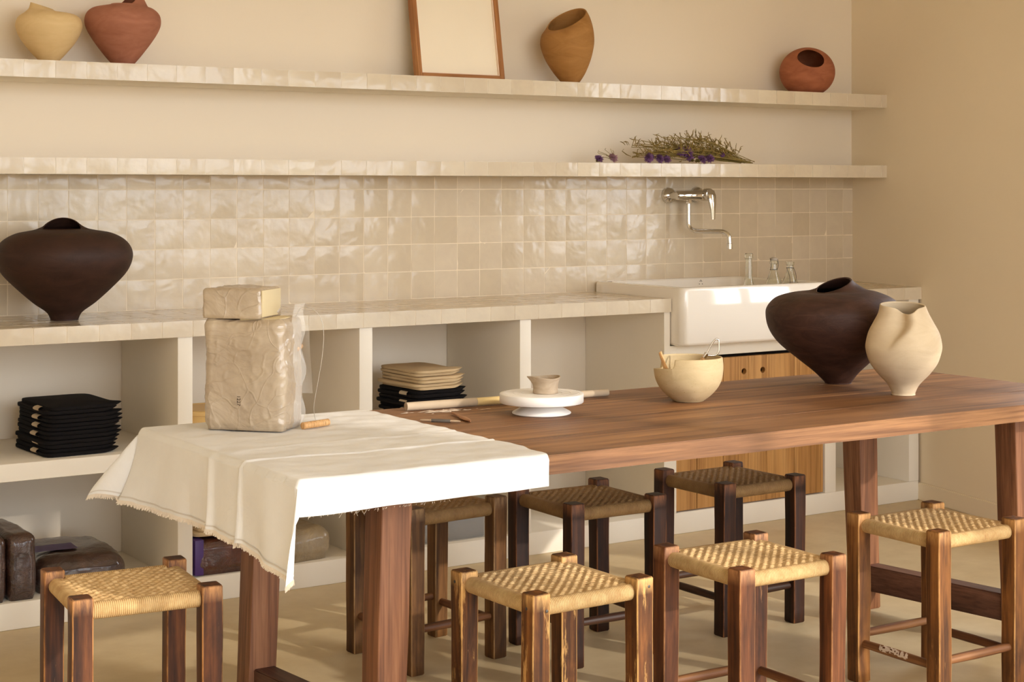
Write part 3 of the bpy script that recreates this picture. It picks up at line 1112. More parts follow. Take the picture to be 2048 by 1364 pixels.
# ------------------------------------------------------------------ stools
def seat_mesh():
    bm = bmesh.new()
    H = 0.153         # half width to the outer face of the wrapped rails
    R = 0.0185
    top = 0.431
    q_ = 0.0240
    p_ = 0.0128
    E = H - R
    LIM = 0.1155      # legs stand beyond this in both directions

    def weave(x, y):
        r = y / p_
        j = ffloor(r)
        fy = r - j
        xx = x / q_ + (0.5 if j % 2 else 0.0)
        i = ffloor(xx)
        fx = xx - i
        u_ = (fx - 0.5) / 0.30
        a = sqrt(1 - u_ * u_) if abs(u_) < 1 else 0.0
        a = a * sqrt(max(0, 1 - ((fy - 0.5) / 0.42) ** 2)) if abs(fy - 0.5) < 0.42 else 0.0
        b = 0.30 * sqrt(max(0, 1 - (2 * ((x / (q_ / 2)) % 1) - 1) ** 2)) * (1 if not 0.24 < fx < 0.76 else 0.0)
        jit = 0.75 + 0.5 * noise.noise(Vector((i * 3.7, j * 5.1, 0.3)))
        ed = min(sst(E + 0.004, E - 0.02, abs(x)), sst(E + 0.004, E - 0.012, abs(y)))
        sag = -0.006 * (1 - (x / H) ** 2) * (1 - (y / H) ** 2)
        return sag + ed * (0.0058 * max(a * jit, b) - 0.0026)

    def rail(t_):
        """offset past E along the wrapped profile -> (out, down)"""
        if t_ <= pi * R:
            a = t_ / R
            return R * sin(a), -R * (1 - cos(a))
        return -(t_ - pi * R), -2 * R

    ns = 150
    ext = pi * R + 0.012
    xs = [-E + 2 * E * i / ns for i in range(ns + 1)]
    tail = [ext * k / 12 for k in range(1, 13)]
    full = [('n', -t_) for t_ in reversed(tail)] + [('m', x) for x in xs] + [('p', t_) for t_ in tail]

    def pos(fx, y, swap):
        k, v_ = fx
        if k == 'm':
            x, dz = v_, 0.0
        elif k == 'p':
            o, dz = rail(v_)
            x = E + o
        else:
            o, dz = rail(-v_)
            x = -E - o
        zz = top + dz
        if k == 'm':
            zz += weave(x, y) if not swap else weave(y, x)
        else:
            zz += 0.0
        return (y, x, zz) if swap else (x, y, zz)
    lx = [-LIM + 2 * LIM * i / 124 for i in range(125)]
    # centre band: full x profile for |y| < LIM
    g = []
    for y in lx:
        g.append([bm.verts.new(pos(f_, y, False)) for f_ in full])
    for a in range(len(lx) - 1):
        for b in range(len(full) - 1):
            fc = bm.faces.new((g[a][b], g[a][b + 1], g[a + 1][b + 1], g[a + 1][b]))
            side = full[b][0] != 'm' or full[b + 1][0] != 'm' or abs(full[b][1]) > E - 0.006
            fc.material_index = 2 if side else 0
    # the two end bands in y for |x| < LIM
    for sg in (-1, 1):
        ys = [('m', sg * (LIM + (E - LIM) * i / 9)) for i in range(10)] + [('p' if sg > 0 else 'n', sg * t_) for t_ in tail]
        g = []
        for x in lx:
            g.append([bm.verts.new(pos(f_, x, True)) for f_ in ys])
        for a in range(len(lx) - 1):
            for b in range(len(ys) - 1):
                fc = bm.faces.new((g[a][b], g[a][b + 1], g[a + 1][b + 1], g[a + 1][b]))
                fc.material_index = 1 if b >= 6 else 0
    bmesh.ops.remove_doubles(bm, verts=bm.verts, dist=1e-5)
    bmesh.ops.recalc_face_normals(bm, faces=bm.faces)
    me = bpy.data.meshes.new('woven_seat')
    bm.to_mesh(me)
    bm.free()
    up = sum(p.normal.z for p in me.polygons if p.center.z > top - 0.004)
    if up < 0:
        me.flip_normals()
    for p in me.polygons:
        p.use_smooth = True
    return me


SEAT = seat_mesh()
SEAT_SHADED = SEAT.copy()
for me_, sx_ in ((SEAT, ''), (SEAT_SHADED, '_shaded')):
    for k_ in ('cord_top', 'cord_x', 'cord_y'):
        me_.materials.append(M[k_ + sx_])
SH = 0.445


def stool(label, x, y, rz, wm, rm, key, nails=False, lean=0.0):
    t_ = thing('woven_stool', label, 'stool', (x, y, 0), rz, 'woven cord stools around the table')
    c_ = 0.1395
    rnd = random.Random(key)
    for k, (sx, sy) in enumerate(((-1, 1), (-1, -1), (1, -1), (1, 1))):
        dx, dy = rnd.uniform(-0.003, 0.003), rnd.uniform(-0.003, 0.003)
        me = leg_mesh('stool_leg', sx * c_ + dx, sy * c_ + dy, sx * c_, sy * c_, 0, SH + rnd.uniform(-0.003, 0.003), 0.044, 0.046, 0.0036, key * 11 + k * 3.3)
        link('leg', me, wm, t_)
    link('woven_seat', SEAT_SHADED if key >= 5 else SEAT, [], t_)
    for k, (ax, s) in enumerate((('x', -1), ('x', 1), ('y', -1), ('y', 1))):
        z = 0.105 + (0.012 if ax == 'y' else 0) + rnd.uniform(-0.006, 0.006)
        L = c_ - 0.019
        me = lathe('rung', [(0.0105, -L), (0.0115, -L * 0.5), (0.012, 0), (0.0113, L * 0.5), (0.0103, L)], 12, 1, 60)
        if ax == 'x':
            link('rung', me, rm, t_, (s * c_, 0, z), (pi / 2, 0, 0))
        else:
            link('rung', me, rm, t_, (0, s * c_, z), (0, pi / 2, 0))
    if nails:
        nm = lathe('nail', [(0.0036, 0), (0.0036, 0.0012), (0.001, 0.0018)], 10)
        for px, py, pz, rot in ((-c_ - 0.0225, -c_ + 0.002, 0.415, (0, -pi / 2, 0)), (-c_ + 0.012, -c_ - 0.0225, 0.41, (pi / 2, 0, 0)),
                                (-c_ - 0.0225, c_ + 0.004, 0.418, (0, -pi / 2, 0)), (c_ + 0.01, -c_ - 0.0225, 0.425, (pi / 2, 0, 0))):
            link('nail', nm, M['iron'], t_, (px, py, pz), rot)
    return t_


stool('reddish dark wooden stool with woven cord seat, leftmost, beside the hanging cloth', -4.040, -1.874, math.radians(-6), M['stool_a'], M['rung'], 1)
stool('worn golden-brown stool with nail heads in its legs, in front of the table', -3.239, -2.351, math.radians(1.5), M['stool_b'], M['rung'], 2, True)
stool('plain mid-brown stool with pale woven seat, second from the right in front', -2.705, -2.405, math.radians(-1), M['stool_c'], M['rung'], 3)
sd_ = stool('honey-brown stool at the right edge, its rung splashed white', -2.024, -2.362, math.radians(0), M['stool_d'], M['rung'], 4)
vs, fs = [], []
rnd = random.Random(8)
for i in range(25):
    u = i / 24
    for j in range(7):
        a = -0.9 + 1.9 * j / 6
        w_ = 1.0 if 0 < i < 24 and 0 < j < 6 else 0.92
        rr = 0.0124 * w_ + rnd.uniform(-0.0002, 0.0004)
        a += 0.35 * noise.noise(Vector((u * 9, j * 0.2, 1)))
        vs.append((-0.1395 - rr * cos(a), 0.055 - 0.10 * u, 0.1045 + rr * sin(a)))
for i in range(24):
    for j in range(6):
        if noise.noise(Vector((i * 0.5, j * 0.7, 2.0))) > -0.18:
            k = i * 7 + j
            fs.append((k, k + 1, k + 8, k + 7))
link('paint_splash', pyd('paint_splash', vs, fs, True, 180, fix=False), M['dust'], sd_)['label'] = 'dried white splash on the rung'
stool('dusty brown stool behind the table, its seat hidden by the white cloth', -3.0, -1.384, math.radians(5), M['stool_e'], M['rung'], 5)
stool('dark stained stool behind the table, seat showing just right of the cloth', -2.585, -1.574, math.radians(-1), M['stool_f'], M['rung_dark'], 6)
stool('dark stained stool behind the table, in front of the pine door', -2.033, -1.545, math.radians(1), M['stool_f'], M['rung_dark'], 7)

# ------------------------------------------------------------------ white cloth on the table
CX0, CY0, CY1 = TX0 - 0.004, TY0 - 0.004, TY1 + 0.004
CZ = TZ + 0.0025
CL = 0.618
CWD = CY1 - CY0


def cloth_p(s, t_, lift=0.0):
    """s from the left table edge (negative hangs), t from the front edge (negative hangs, > CWD hangs behind)"""
    a = -s if s < 0 else 0.0
    b = -t_ if t_ < 0 else (t_ - CWD if t_ > CWD else 0.0)
    tt = min(max(t_, 0), CWD)
    ss = max(s, 0)
    # the folds that run across the cloth
    ridge = 0.0034 * exp(-((tt - (0.27 - 0.02 * min(ss / 0.4, 1.6) + 0.008 * sin(ss * 14))) / 0.0045) ** 2)
    ridge += 0.0016 * exp(-((tt - (0.40 + 0.05 * ss + 0.01 * sin(ss * 9))) / 0.01) ** 2) * sst(0.0, 0.2, ss)
    wr = 0.0022 * nz(s * 1.3, t_ * 2.0, 0, 9) + 0.0011 * nz(s, t_, 4, 24)
    x, y, z = CX0 + ss, CY0 + tt, CZ + lift
    R = 0.010
    if a == 0 and b == 0:
        ed = min(sst(0, 0.03, ss), sst(0, 0.03, tt), sst(0, 0.03, CWD - tt))
        z += max(-0.0008, ridge + wr * ed + 0.0012)
        if ss < R:
            z -= R - sqrt(max(0, R * R - (R - ss) ** 2))
        if tt < R:
            z -= R - sqrt(max(0, R * R - (R - tt) ** 2))
        return Vector((x, y, z))
    z -= R
    if a and b:
        rho = sqrt(a * a + b * b)
        ph = atan2(b, a)
        front = t_ < 0
        F = 0.20 if front else 0.66
        fl = F * sin(2 * ph) + 0.05
        if not front:
            fl = F * sin(pi * min(1, ph / (pi / 2))) ** 0.8 + 0.05
        out = rho * sin(fl)
        # lean towards the left so that the ear folds back on the end
        ang = ph if front else ph * 0.75
        x -= out * cos(ang)
        y += out * sin(ang) * (-1 if front else 1)
        z -= rho * cos(fl)
        return Vector((x, y, z + 0.002 * nz(a * 3, b * 3, 7, 6)))
    h = a or b
    k = min(1, h / 0.16)
    if a:
        fold = 0.010 * exp(-((tt - 0.27) / 0.006) ** 2) + 0.014 * exp(-((tt - 0.43) / 0.014) ** 2) + 0.010 * exp(-((tt - 0.14) / 0.05) ** 2)
        fold += 0.012 * sst(0.55, 0.87, tt) * k * 3.0
        fold += 0.006 * sin(tt * 22 + 0.6) * k + 0.004 * nz(tt * 3, a * 2, 2, 4)
        x -= 0.004 + max(0, fold) * (0.35 + 0.9 * k)
        y += 0.0
        z -= a * 0.995
    else:
        fold = 0.002 + 0.002 * nz(s * 2, b, 3, 6)
        y += (-1 if t_ < 0 else 1) * (0.003 + max(0, fold) * k + (0.010 * k if t_ > 0 else 0))
        z -= b
    return Vector((x, y, z))


def hang_a(t_):
    """length of the left drop along the table end"""
    return 0.158 + 0.03 * sst(0.35, -0.05, t_) + 0.003 * nz(t_ * 4, 1, 1, 5)


def right_edge(t_):
    return CL + 0.006 * nz(t_ * 5, 0, 2, 2) - 0.014 * sst(0.15, -0.02, t_)


def build_cloth():
    ns, nt = 178, 226
    bF, bB = 0.062, 0.115
    vs, fs = [], []
    for j in range(nt + 1):
        t_ = -bF + (CWD + bF + bB) * j / nt
        a, L = hang_a(t_), right_edge(t_)
        for i in range(ns + 1):
            s = -a + (L + a) * i / ns
            tt = t_
            if t_ < -0.0:
                tt = t_ * (1 + 0.05 * nz(s * 7, 0, 0, 1) - 0.05 * sst(0, 0.6, s))
            vs.append(cloth_p(s, tt))
    for j in range(nt):
        for i in range(ns):
            k = j * (ns + 1) + i
            fs.append((k, k + 1, k + ns + 2, k + ns + 1))
    me = pyd('canvas', vs, fs, True, 180, fix=False)
    root = thing('table_cloth', 'off-white frayed canvas cloth draped over the left end of the table', 'cloth', (-3.58, -1.97, TZ))
    org = Vector(root.location)
    me.transform(Matrix.Translation(-org))
    o = link('canvas', me, M['linen'], root)
    # stitched line along the left hem, and the fringe under it
    vs, fs = [], []
    n = 240
    for j in range(n + 1):
        t_ = -bF * 0.98 + (CWD + bF + bB * 0.98) * j / n
        a = hang_a(t_)
        p0 = cloth_p(-a + 0.010, t_) - org
        p1 = cloth_p(-a + 0.0065, t_) - org
        off = Vector((-0.0012, -0.0006, 0))
        vs += [p0 + off, p1 + off, p0 - off * 0.2, p1 - off * 0.2]
    for j in range(n):
        k = j * 4
        fs += [(k, k + 1, k + 5, k + 4), (k + 2, k + 6, k + 7, k + 3)]
    link('hem_stitch', pyd('hem_stitch', vs, fs, True, 180), M['stitch'], root)['label'] = 'grey stitched line above the fringe'
    vs, fs = [], []
    rnd = random.Random(3)

    def thread(p, d, L, r=0.0005):
        d = d.normalized()
        sd_ = Vector((0.55, -0.83, 0)) * r
        s2 = Vector((0.83, 0.55, 0)) * r
        k = len(vs)
        mid = p + d * L * 0.5 + Vector((rnd.uniform(-1, 1), rnd.uniform(-1, 1), 0)) * 0.001
        end = p + d * L + Vector((rnd.uniform(-1, 1), rnd.uniform(-1, 1), 0)) * 0.0025
        for q_ in (p, mid, end):
            vs.extend([q_ + sd_, q_ + s2, q_ - sd_])
        for m_ in (0, 3):
            for e in range(3):
                f_ = (e + 1) % 3
                fs.append((k + m_ + e, k + m_ + f_, k + m_ + 3 + f_, k + m_ + 3 + e))
    for j in range(700):
        t_ = -bF * 0.98 + (CWD + bF + bB * 0.98) * j / 699
        a = hang_a(t_)
        p0, p1 = cloth_p(-a + 0.006, t_), cloth_p(-a, t_)
        thread(p1 - org, (p1 - p0) + Vector((0, 0, -0.002)), rnd.uniform(0.008, 0.013), 0.0011)
    for j in range(60):
        s = rnd.uniform(0.02, 0.36)
        p1 = cloth_p(s, -bF * 1.0)
        thread(p1 - org, Vector((-0.5 if rnd.random() < 0.6 else 0.3, 0, -0.6)), rnd.uniform(0.004, 0.014) if j % 4 == 0 else 0.004, 0.0004)
    tag(link('fringe', pyd('fringe', vs, fs, False, fix=False), M['thread'], root), 'frayed thread fringe along the hem', kind='stuff')
    return root


build_cloth()

# ------------------------------------------------------------------ block of clay in plastic, on the cloth
def wrapped(name, sx, sy, sz, r, amp, sc, seed, mat, parent, loc=(0, 0, 0), rot=(0, 0, 0), n=26, bulge=0.0, open_face=None, flat_bottom=True, lean=0.0):
    """rounded, creased block, base at z=0, centred in x/y"""
    bm = bmesh.new()
    bmesh.ops.create_cube(bm, size=2.0)
    bmesh.ops.subdivide_edges(bm, edges=bm.edges[:], cuts=n, use_grid_fill=True)
    for v_ in bm.verts:
        p = v_.co
        hx, hy, hz = sx / 2, sy / 2, sz / 2
        q_ = Vector((p.x * hx, p.y * hy, p.z * hz))
        inner = Vector((max(-hx + r, min(hx - r, q_.x)), max(-hy + r, min(hy - r, q_.y)), max(-hz + r, min(hz - r, q_.z))))
        dd = q_ - inner
        nr = dd.normalized() if dd.length > 1e-9 else Vector((0, 0, 0))
        q_ = inner + nr * min(dd.length, r)
        nn = nr if nr.length > 0 else Vector((0, 0, 1))
        b1 = 1 + bulge * (1 - p.z * p.z)
        q_.x *= b1
        q_.y *= b1
        f1 = noise.noise(Vector((q_.x * sc + seed, q_.y * sc, q_.z * sc)))
        f2 = 1 - abs(noise.noise(Vector((q_.x * sc * 2.2 + seed, q_.y * sc * 2.2 + 3, q_.z * sc * 3.0)))) * 2
        q_ += nn * (amp * f1 + amp * 0.7 * max(0, f2 - 0.6))
        q_.x += lean * (q_.z + hz)
        q_.z += hz
        if flat_bottom and p.z < -0.999:
            q_.z = 0.0
        v_.co = q_
    bmesh.ops.recalc_face_normals(bm, faces=bm.faces)
    me = bpy.data.meshes.new(name)
    bm.to_mesh(me)
    bm.free()
    for p in me.polygons:
        p.use_smooth = True
    return link(name, me, mat, parent, loc, rot)


BR = math.radians(-47)
BZ = CZ + 0.0045
cb = thing('clay_block', 'large block of pale grey clay in clear plastic standing on the cloth', 'clay', (-3.660, -1.696, BZ), BR)
bw, bd_, bh = 0.206, 0.135, 0.266
wrapped('wrapped_body', bw, bd_, bh, 0.020, 0.0060, 11, 2.0, M['clay_wrapped'], cb, lean=-0.015, n=60)
link('cut_top', boxes('cut_top', [(-0.012, bw / 2 - 0.016, -bd_ / 2 + 0.014, bd_ / 2 - 0.014, bh - 0.006, bh + 0.0012)], 0.001), M['clay_cut'], cb, (-0.004, 0, 0))['label'] = 'bare cut clay surface'
# plastic seam and loose film rising at the right end
pts = [(bw / 2 - 0.006, 0.01, 0.0), (bw / 2 + 0.006, 0.012, 0.05), (bw / 2 + 0.001, 0.012, 0.1), (bw / 2 + 0.007, 0.012, 0.16), (bw / 2 + 0.002, 0.012, 0.2), (bw / 2 + 0.004, 0.012, 0.26), (bw / 2 + 0.012, 0.012, 0.30)]
vs, fs = [], []
pp = catmull(pts, 6)
for x, y, z in pp:
    w_ = 0.010 + 0.006 * sin(z * 60)
    vs += [(x - 0.004, y - 0.02, z), (x + 0.006, y, z), (x + w_ + 0.004, y + 0.012, z + 0.002), (x + w_ * 0.7, y + 0.03, z)]
for i in range(len(pp) - 1):
    for k in range(3):
        a = i * 4 + k
        fs.append((a, a + 1, a + 5, a + 4))
link('film_seam', pyd('film_seam', vs, fs, True, 180), M['plastic_clear'], cb, (-0.004, 0, 0))['label'] = 'heat-sealed seam of the clear bag'
vs, fs = [], []
for i in range(9):
    for j in range(9):
        u, w_ = i / 8, j / 8
        vs.append((bw / 2 - 0.03 + 0.045 * u, bd_ / 2 + 0.004 + 0.012 * sin(u * 2 + w_ * 3), 0.075 + 0.17 * w_))
for i in range(8):
    for j in range(8):
        k = i * 9 + j
        fs.append((k, k + 1, k + 10, k + 9))
link('film_flap', pyd('film_flap', vs, fs, True, 180), M['plastic_clear'], cb)['label'] = 'loose flap of clear film'
# stamped code, turned on its side
cu = bpy.data.curves.new('stamp', 'FONT')
cu.body = '1227'
cu.size = 0.0125
cu.extrude = 0.0003
cu.align_x = 'CENTER'
cu.align_y = 'CENTER'
to = bpy.data.objects.new('tmp', cu)
COL.objects.link(to)
bpy.context.view_layer.update()
tm = bpy.data.meshes.new_from_object(to.evaluated_get(bpy.context.evaluated_depsgraph_get()))
bpy.data.objects.remove(to)
tm.transform(Matrix.Translation((-0.012, -bd_ / 2 - 0.0035, 0.072)) @ Euler((pi / 2, pi / 2, 0)).to_matrix().to_4x4())
tm.materials.clear()
link('stamped_code', tm, M['ink'], cb)['label'] = 'small dark stamped code on the plastic'

co = thing('clay_slab', 'wire-cut clay slab in crumpled plastic lying on top of the clay block', 'clay',
           (cb.location.x + cos(BR) * -0.034, cb.location.y + sin(BR) * -0.034, BZ + bh + 0.0006), BR)
wrapped('wrapped_slab', 0.152, bd_ - 0.004, 0.073, 0.010, 0.0045, 17, 9.0, M['clay_wrapped'], co, n=26)
link('cut_face', boxes('cut_face', [(0.0745, 0.0785, -bd_ / 2 + 0.008, bd_ / 2 - 0.010, 0.004, 0.068)], 0.0015), M['clay_cut'], co)['label'] = 'smooth bare face left by the wire'

# wire cutter
wc = thing('wire_cutter', 'clay cutting wire with wooden handles arching beside the clay block', 'tool', (-3.536, -1.775, CZ + 0.003))
hr = 0.0085
ha = atan2(0.027, 0.084)
hm = lathe('handle', [(0.006, -0.044), (hr, -0.042), (hr, 0.042), (0.006, 0.044)], 20)
link('handle', hm, M['beech'], wc, (0, 0, hr), (0, pi / 2, ha))
Rv = Vector((0.838, -0.545, 0))
Fv = Vector((0.545, 0.838, 0))


def wpt(u, f_, z):
    p = Rv * u + Fv * f_
    return Vector((p.x, p.y, z))


wire_pts = [wpt(0.000, 0, hr * 2), wpt(-0.004, 0.0, 0.05), wpt(0.006, 0.0, 0.11), wpt(0.016, 0.0, 0.17), wpt(0.020, 0.0, 0.225), wpt(0.014, 0.0, 0.262), wpt(-0.002, 0.0, 0.284), wpt(-0.024, 0.0, 0.292),
            wpt(-0.040, 0.01, 0.286), wpt(-0.052, 0.02, 0.26), wpt(-0.054, 0.03, 0.22), wpt(-0.048, 0.035, 0.197)]
link('wire', tube('wire', wire_pts, 0.00075, 6, 5), M['steel'], wc)
link('handle', lathe('handle_end', [(0.004, -0.04), (0.0065, -0.038), (0.0065, 0.038), (0.004, 0.04)], 16), M['beech'], wc, wpt(-0.046, 0.038, 0.19), (pi / 2, 0, -YAW))

# ------------------------------------------------------------------ pots
def pot(name, label, rings, mat, loc, wall=0.005, seg=72, sub=6, inner_to=0.45, fn=None, cat='vase', group=None, wob=0.0012, hole_mat=None):
    """rings of (r, z, ox, oy, tx, ty) in a frame whose x is the viewer's right and y points away; rim is the last ring"""
    rings = [tuple(r) + (0,) * (6 - len(r)) for r in rings]
    rs = catmull(rings, sub)
    n = len(rs)

    def place(r, z, ox, oy, tx, ty, a, inn):
        rr = r
        if fn:
            rr, dz = fn(r, z, a)
        else:
            dz = 0
        rr = max(rr - inn, 0.001)
        x, y = ox + rr * cos(a), oy + rr * sin(a)
        zz = z + dz + tx * rr * cos(a) + ty * rr * sin(a)
        k = 1 + wob / max(rr, 0.02) * noise.noise(Vector((cos(a) * 2, sin(a) * 2, zz * 12 + len(label))))
        return (ox + (x - ox) * k, oy + (y - oy) * k, zz)
    vs, fs = [], []
    for q_ in rs:
        for j in range(seg):
            vs.append(place(*q_, 2 * pi * j / seg, 0.0))
    # rounded lip then the inside
    last = rs[-1]
    lip = [(0.3 * wall, 0.35 * wall), (0.7 * wall, 0.35 * wall), (wall, 0.0)]
    rows = n
    for inn, dz in lip:
        q_ = (last[0], last[1] + dz) + tuple(last[2:])
        for j in range(seg):
            vs.append(place(*q_, 2 * pi * j / seg, inn))
        rows += 1
    m_ = int(n * (1 - inner_to))
    for i in range(n - 2, m_, -1):
        for j in range(seg):
            vs.append(place(*rs[i], 2 * pi * j / seg, wall))
        rows += 1
    for i in range(rows - 1):
        for j in range(seg):
            k = (j + 1) % seg
            fs.append((i * seg + j, i * seg + k, (i + 1) * seg + k, (i + 1) * seg + j))
    fs.append(tuple(range(seg)))
    fs.append(tuple(range((rows - 1) * seg, rows * seg)))
    me = pyd(name, vs, fs, True, 70)
    o = link(name, me, mat, None, loc, (0, 0, -YAW))
    tag(o, label, cat, group)
    return o


def flap(z0, z1, hgt, a0, p_=1.3):
    def f(r, z, a):
        k = sst(z0, z1, z)
        return r, hgt * k * max(0.0, cos(a - a0)) ** p_
    return f


SZ = 1.7035
pot('rounded_vase', 'cream clay vase with a pointed lip, leftmost on the top shelf',
    [(0.029, 0), (0.032, 0.006), (0.056, 0.032), (0.084, 0.068), (0.100, 0.100), (0.1035, 0.122), (0.096, 0.143), (0.076, 0.157, 0, 0, -0.02), (0.054, 0.165, -0.010, 0, -0.10), (0.042, 0.173, -0.018, 0, -0.22), (0.036, 0.180, -0.022, 0, -0.34, 0.05)],
    M['pot_cream'], (-3.673, -0.145, SZ), 0.004)
pot('rounded_vase', 'reddish terracotta vase with folded rim, second from left on the top shelf',
    [(0.035, 0), (0.037, 0.006), (0.062, 0.036), (0.093, 0.078), (0.115, 0.115), (0.1225, 0.142), (0.117, 0.168), (0.098, 0.186), (0.072, 0.193, 0.006, -0.004), (0.056, 0.196, 0.008, -0.008), (0.046, 0.198, 0.010, -0.012)],
    M['pot_terra'], (-3.428, -0.145, SZ), 0.005, fn=flap(0.1915, 0.1985, 0.052, 0.75))
pot('tall_vase', 'ochre brown vase with a slanting open mouth, right of the picture frame',
    [(0.033, 0, 0.012), (0.036, 0.006, 0.012), (0.062, 0.042, 0.008), (0.086, 0.088, 0.003), (0.101, 0.135, 0), (0.1045, 0.165, 0, 0, 0.03), (0.100, 0.200, 0, 0, 0.13, 0.12), (0.089, 0.228, 0, 0, 0.28, 0.30), (0.077, 0.247, -0.002, 0, 0.42, 0.50)],
    M['pot_ochre'], (-1.650, -0.140, SZ), 0.005, inner_to=0.75)


def round_pot():
    # squat sphere whose mouth looks forward and up
    seg, rows = 72, 44
    vs, fs = [], []
    ax = Vector((-0.01, -0.86, 0.51)).normalized()
    e1 = ax.cross(Vector((0, 0, 1))).normalized()
    e2 = e1.cross(ax)
    A, C = 0.1175, 0.1055
    th0 = 0.46

    def sp(th, ph, sc):
        d = ax * cos(th) + (e1 * cos(ph) + e2 * sin(ph)) * sin(th)
        p = Vector((d.x * A * sc, d.y * A * 0.96 * sc, d.z * C * sc))
        lipk = exp(-((th - th0) / 0.12) ** 2)
        p += ax * 0.006 * lipk
        if p.z < -0.0915:
            p.z = -0.0915 + (p.z + 0.0915) * 0.03 if sc > 0.99 else -0.086
        return p + Vector((0, 0, 0.092))
    for i in range(rows):
        th = pi - (pi - th0) * i / (rows - 1)
        for j in range(seg):
            ph = 2 * pi * j / seg
            vs.append(sp(th + (0.05 * sin(ph * 2 + 0.6)) * exp(-((th - th0) / 0.3) ** 2), ph, 1.0))
    for i in range(1, 20):
        th = th0 + (pi - th0) * 0.8 * i / 20
        for j in range(seg):
            ph = 2 * pi * j / seg
            vs.append(sp(th + (0.05 * sin(ph * 2 + 0.6)) * exp(-((th - th0) / 0.3) ** 2), ph, 0.955))
    R_ = rows + 19
    for i in range(R_ - 1):
        for j in range(seg):
            k = (j + 1) % seg
            fs.append((i * seg + j, i * seg + k, (i + 1) * seg + k, (i + 1) * seg + j))
    fs.append(tuple(range((R_ - 1) * seg, R_ * seg)))
    me = pyd('round_pot', vs, fs, True, 60)
    o = link('round_pot', me, M['pot_rust'], None, (-0.405, -0.142, SZ - 0.0005), (0, 0, -YAW))
    tag(o, 'round rust-brown pot with a side mouth, alone at the right end of the top shelf', 'pot')


round_pot()

pot('wide_vase', 'big dark brown vase with a flap-like mouth on the tiled worktop, at the left',
    [(0.043, 0), (0.044, 0.006), (0.056, 0.026), (0.097, 0.056), (0.154, 0.108), (0.192, 0.150), (0.2095, 0.190), (0.207, 0.222), (0.186, 0.250), (0.150, 0.270), (0.112, 0.2785), (0.086, 0.2810, -0.006, -0.004), (0.070, 0.2825, -0.006, -0.006), (0.062, 0.2840, -0.006, -0.010)],
    M['pot_dark'], (-3.664, -0.272, ZC + 0.0015), 0.005, fn=flap(0.2788, 0.2842, 0.034, 1.75))
pot('wide_vase', 'big dark brown vase with a twisted pointed mouth, standing on the table',
    [(0.040, 0, 0.012), (0.042, 0.005, 0.012), (0.068, 0.034, 0.008), (0.112, 0.072, 0.004), (0.163, 0.118), (0.193, 0.160), (0.2035, 0.200), (0.199, 0.228), (0.173, 0.255), (0.130, 0.271, 0, 0, 0.02), (0.095, 0.276, 0.0, 0, 0.06, 0.02), (0.068, 0.284, 0.0, 0, 0.20, 0.12), (0.054, 0.292, -0.002, -0.004, 0.36, 0.22)],
    M['pot_dark2'], (-1.800, -1.752, TZ + 0.001), 0.005)


def dent(r, z, a):
    """fold pushed into the near left side, deepest at the rim"""
    k = sst(0.115, 0.235, z)
    a0 = -1.72 - 0.55 * sst(0.235, 0.12, z)
    da = (a - a0 + pi) % (2 * pi) - pi
    d = 0.0
    if da < 0:
        d = exp(-(da / 0.78) ** 2)
    else:
        d = exp(-(da / 0.11) ** 2)
    lip = 0.012 * exp(-((da - 0.28) / 0.25) ** 2)
    return r * (1 - 0.37 * k * d) + lip * k, -0.017 * k * k * exp(-(da / 0.42) ** 2)


pot('dented_vase', 'pale sand-coloured vase with a dented folded side, right of the dark vase',
    [(0.033, 0), (0.0335, 0.008), (0.045, 0.030), (0.073, 0.060), (0.094, 0.090), (0.105, 0.124), (0.106, 0.146), (0.099, 0.176), (0.084, 0.205), (0.071, 0.230, 0, 0, 0.0), (0.064, 0.252, -0.002, 0, 0.0, 0.10)],
    M['pot_pale'], (-1.836, -2.068, TZ + 0.001), 0.005, seg=120, fn=dent, inner_to=0.7)

# speckled bowl with a stepped rim
def step(r, z, a):
    k = sst(0.02, 0.117, z)
    da = (a + pi) % (2 * pi)         # 0 at the viewer's left
    da = da - 2 * pi if da > pi else da
    low = sst(1.035, 1.015, da) * sst(-0.75, -0.70, da)
    return r * (1 + 0.012 * low * k), -max(0.0, z - (0.089 + 0.006 * sin(da * 1.5))) * low


bowl = thing('speckled_bowl', 'speckled cream bowl with a stepped rim holding wooden tools', 'bowl', (-2.434, -1.845, TZ + 0.001))
bo = pot('bowl_body', 'x', [(0.040, 0), (0.044, 0.003), (0.062, 0.017), (0.080, 0.037), (0.0905, 0.058), (0.0945, 0.080), (0.0948, 0.100), (0.0925, 0.119)], M['bowl'], (0, 0, 0), 0.0055, seg=160, fn=step, inner_to=0.93)
for k in ('label', 'category'):
    del bo[k]
bo.parent = bowl


def blade(name, pts, w, th, mat, parent, loc, rot):
    """flat tapered tool: pts are (x, halfwidth)"""
    vs, fs = [], []
    for i, (x, hw) in enumerate(pts):
        zz = 0.0
        for k in range(8):
            a = 2 * pi * k / 8
            vs.append((x, hw * cos(a), zz + th * sin(a) * (0.4 + 0.6 * hw / max(p[1] for p in pts))))
    for i in range(len(pts) - 1):
        for k in range(8):
            q_ = (k + 1) % 8
            fs.append((i * 8 + k, i * 8 + q_, (i + 1) * 8 + q_, (i + 1) * 8 + k))
    fs += [tuple(range(8)), tuple(range(8 * (len(pts) - 1), 8 * len(pts)))]
    return link(name, pyd(name, vs, fs, True, 50), mat, parent, loc, rot)


def orient(dirv, roll=0.0):
    q_ = Vector(dirv).normalized().to_track_quat('X', 'Z')
    return (q_.to_matrix() @ Matrix.Rotation(roll, 3, 'X')).to_euler()


def loc_in_bowl(u, f_, z):
    p = Rv * u + Fv * f_
    return (bowl.location.x + p.x, bowl.location.y + p.y, bowl.location.z + z)


